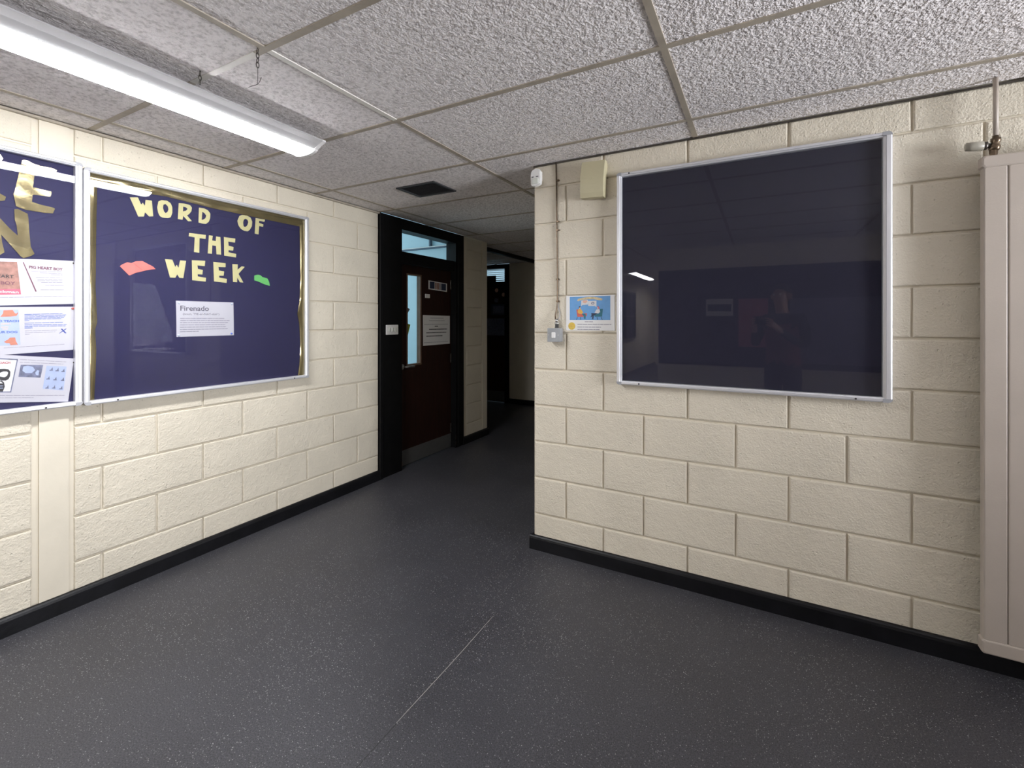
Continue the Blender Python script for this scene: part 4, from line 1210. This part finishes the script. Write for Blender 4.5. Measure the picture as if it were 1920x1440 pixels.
def person():
    P_ = []; E_ = []; R_ = []

    def add(p, r, parent=None):
        P_.append(p); R_.append(r if isinstance(r, tuple) else (r, r)); i = len(P_) - 1
        if parent is not None: E_.append((parent, i))
        return i
    pel = add((0, 0, .97), (.155, .115))
    bel = add((0, .005, 1.12), (.15, .11), pel)
    che = add((0, -.01, 1.32), (.17, .115), bel)
    nb = add((0, .0, 1.475), (.075, .07), che)
    ne = add((0, .02, 1.535), (.055, .055), nb)
    jaw = add((0, .045, 1.60), (.062, .075), ne)
    hd = add((0, .035, 1.675), (.076, .095), jaw)
    add((0, .02, 1.745), (.066, .080), hd)
    for s in (-1, 1):
        sh = add((s * .175, -.005, 1.435), .068, che)
        up = add((s * .225, .02, 1.30), .055, sh)
        el = add((s * .25, .07, 1.165), .045, up)
        fo = add((s * .18, .20, 1.245), .040, el)
        wr_ = add((s * .115, .315, 1.335), .029, fo)
        pa = add((s * .095, .365, 1.380), (.034, .020), wr_)
        for k in range(4):
            L_ = (.040, .046, .044, .036)[k]
            z = 1.437 - .021 * k
            a = add((s * .098, .392, z - .012), .0095, pa)
            b = add((s * (.098 - .012), .414, z), .0088, a)
            c = add((s * (.086 - L_ * .55), .4175, z + .004), .0080, b)
            add((s * (.086 - L_), .4165, z + .006), .0068, c)
        a = add((s * .082, .372, 1.405), .0115, pa)
        b = add((s * .066, .385, 1.420), .0100, a)
        add((s * .048, .3925, 1.432), .0085, b)
        hp_ = add((s * .090, 0, .88), (.100, .105), pel)
        kn = add((s * .105, .015, .50), .066, hp_)
        ca = add((s * .112, -.015, .32), .060, kn)
        an = add((s * .118, -.03, .095), .043, ca)
        ft = add((s * .125, .06, .048), (.045, .040), an)
        add((s * .132, .165, .036), (.042, .030), ft)
    me = bpy.data.meshes.new('person'); me.from_pydata(P_, E_, [])
    o = bpy.data.objects.new('person', me); COL.objects.link(o)
    md = o.modifiers.new('skin', 'SKIN'); md.use_smooth_shade = True
    if not me.skin_vertices:
        me.attributes.new('skin', 'FLOAT', 'POINT') if False else None
        bpy.context.view_layer.objects.active = o
        bpy.context.view_layer.update()
    try:
        sv = me.skin_vertices[0].data
    except IndexError:
        bpy.context.view_layer.objects.active = o
        bpy.ops.mesh.customdata_skin_add()
        sv = me.skin_vertices[0].data
    for i, r in enumerate(R_):
        sv[i].radius = r
        sv[i].use_root = (i == 0)
    o.modifiers.new('round', 'SUBSURF').levels = 2
    bpy.context.view_layer.update()
    nm = bpy.data.meshes.new_from_object(o.evaluated_get(bpy.context.evaluated_depsgraph_get()))
    bpy.data.objects.remove(o); bpy.data.meshes.remove(me)
    nm.name = 'person'
    # push the front of the head into brow, nose, lips and chin
    for v in nm.vertices:
        x, y, z = v.co
        if z > 1.57 and y > .06:
            w = math.exp(-(x / .013) ** 2)
            v.co.y += .022 * w * math.exp(-((z - 1.655) / .016) ** 2) + .010 * w * math.exp(-((z - 1.68) / .02) ** 2)
            v.co.y += .005 * math.exp(-(x / .028) ** 2) * math.exp(-((z - 1.615) / .012) ** 2)
            v.co.y -= .010 * math.exp(-((abs(x) - .030) / .016) ** 2) * math.exp(-((z - 1.685) / .012) ** 2)
    for k in ('skin', 'plum_cloth', 'dark_cloth', 'phone_black'):
        nm.materials.append(M[k])
    for p in nm.polygons:
        c = p.center
        arm = abs(c.x) > .05 and c.y > .30
        p.material_index = 0 if (c.z > 1.495 or (arm and c.z > 1.3)) else 2 if c.z < .98 else 1
        if abs(c.x) > .17 and c.z > 1.0 or (c.y > .13 and .98 < c.z < 1.34 and not arm): p.material_index = 2
        if c.z > 1.36 and c.z <= 1.495 and not arm: p.material_index = 2
        if c.z < .10: p.material_index = 3
        p.use_smooth = True
    lo = min(v.co.z for v in nm.vertices)
    for v in nm.vertices:
        if v.co.z < .2: v.co.z -= lo * (1 - max(0, v.co.z) / .2)
    ob = bpy.data.objects.new('person', nm); COL.objects.link(ob)
    ob.matrix_world = PF.m
    props(ob, 'person in dark jacket and plum top holding up a phone, mirrored in the right board', 'person')

    def child(name, mb, mt):
        m_ = mb.mesh(name); m_.materials.append(M[mt])
        c = bpy.data.objects.new(name, m_); COL.objects.link(c); c.parent = ob
        return c
    hair = MB(); n, k_ = 20, 9
    vs, fs = [], []
    for i in range(k_ + 1):
        ph = math.pi * .58 * i / k_
        for j in range(n):
            th = 2 * math.pi * j / n
            front = max(0, math.sin(th))
            p_ = ph * (1 - .42 * front)
            vs.append((.086 * math.sin(p_) * math.cos(th), .022 + .104 * math.sin(p_) * math.sin(th), 1.698 + .100 * math.cos(p_)))
    for i in range(k_):
        for j in range(n):
            a, b = i * n + j, i * n + (j + 1) % n
            fs.append((a, a + n, b + n, b))
    hair.quadlist(vs, fs, True)
    child('hair', hair, 'hair')
    for s in (-1, 1):
        child('eye', MB().ball((s * .030, .113, 1.684), .011, 10, 6), 'white_plastic')
        child('ear', MB().ball((s * .082, .028, 1.668), .024, 10, 6, 1.3), 'skin')


person()
ph_ = Thing(PF, 0, .404, 1.382, 'phone', 'black phone held up in both hands of the person', 'phone')
ph_.part('phone_body', MB().cbox(-.078, .078, .3995, .4080, 1.386, 1.462, .003), 'phone_black')
ph_.part('camera_bump', MB().box(-.025, .055, .4080, .4098, 1.425, 1.456), 'dark_steel')
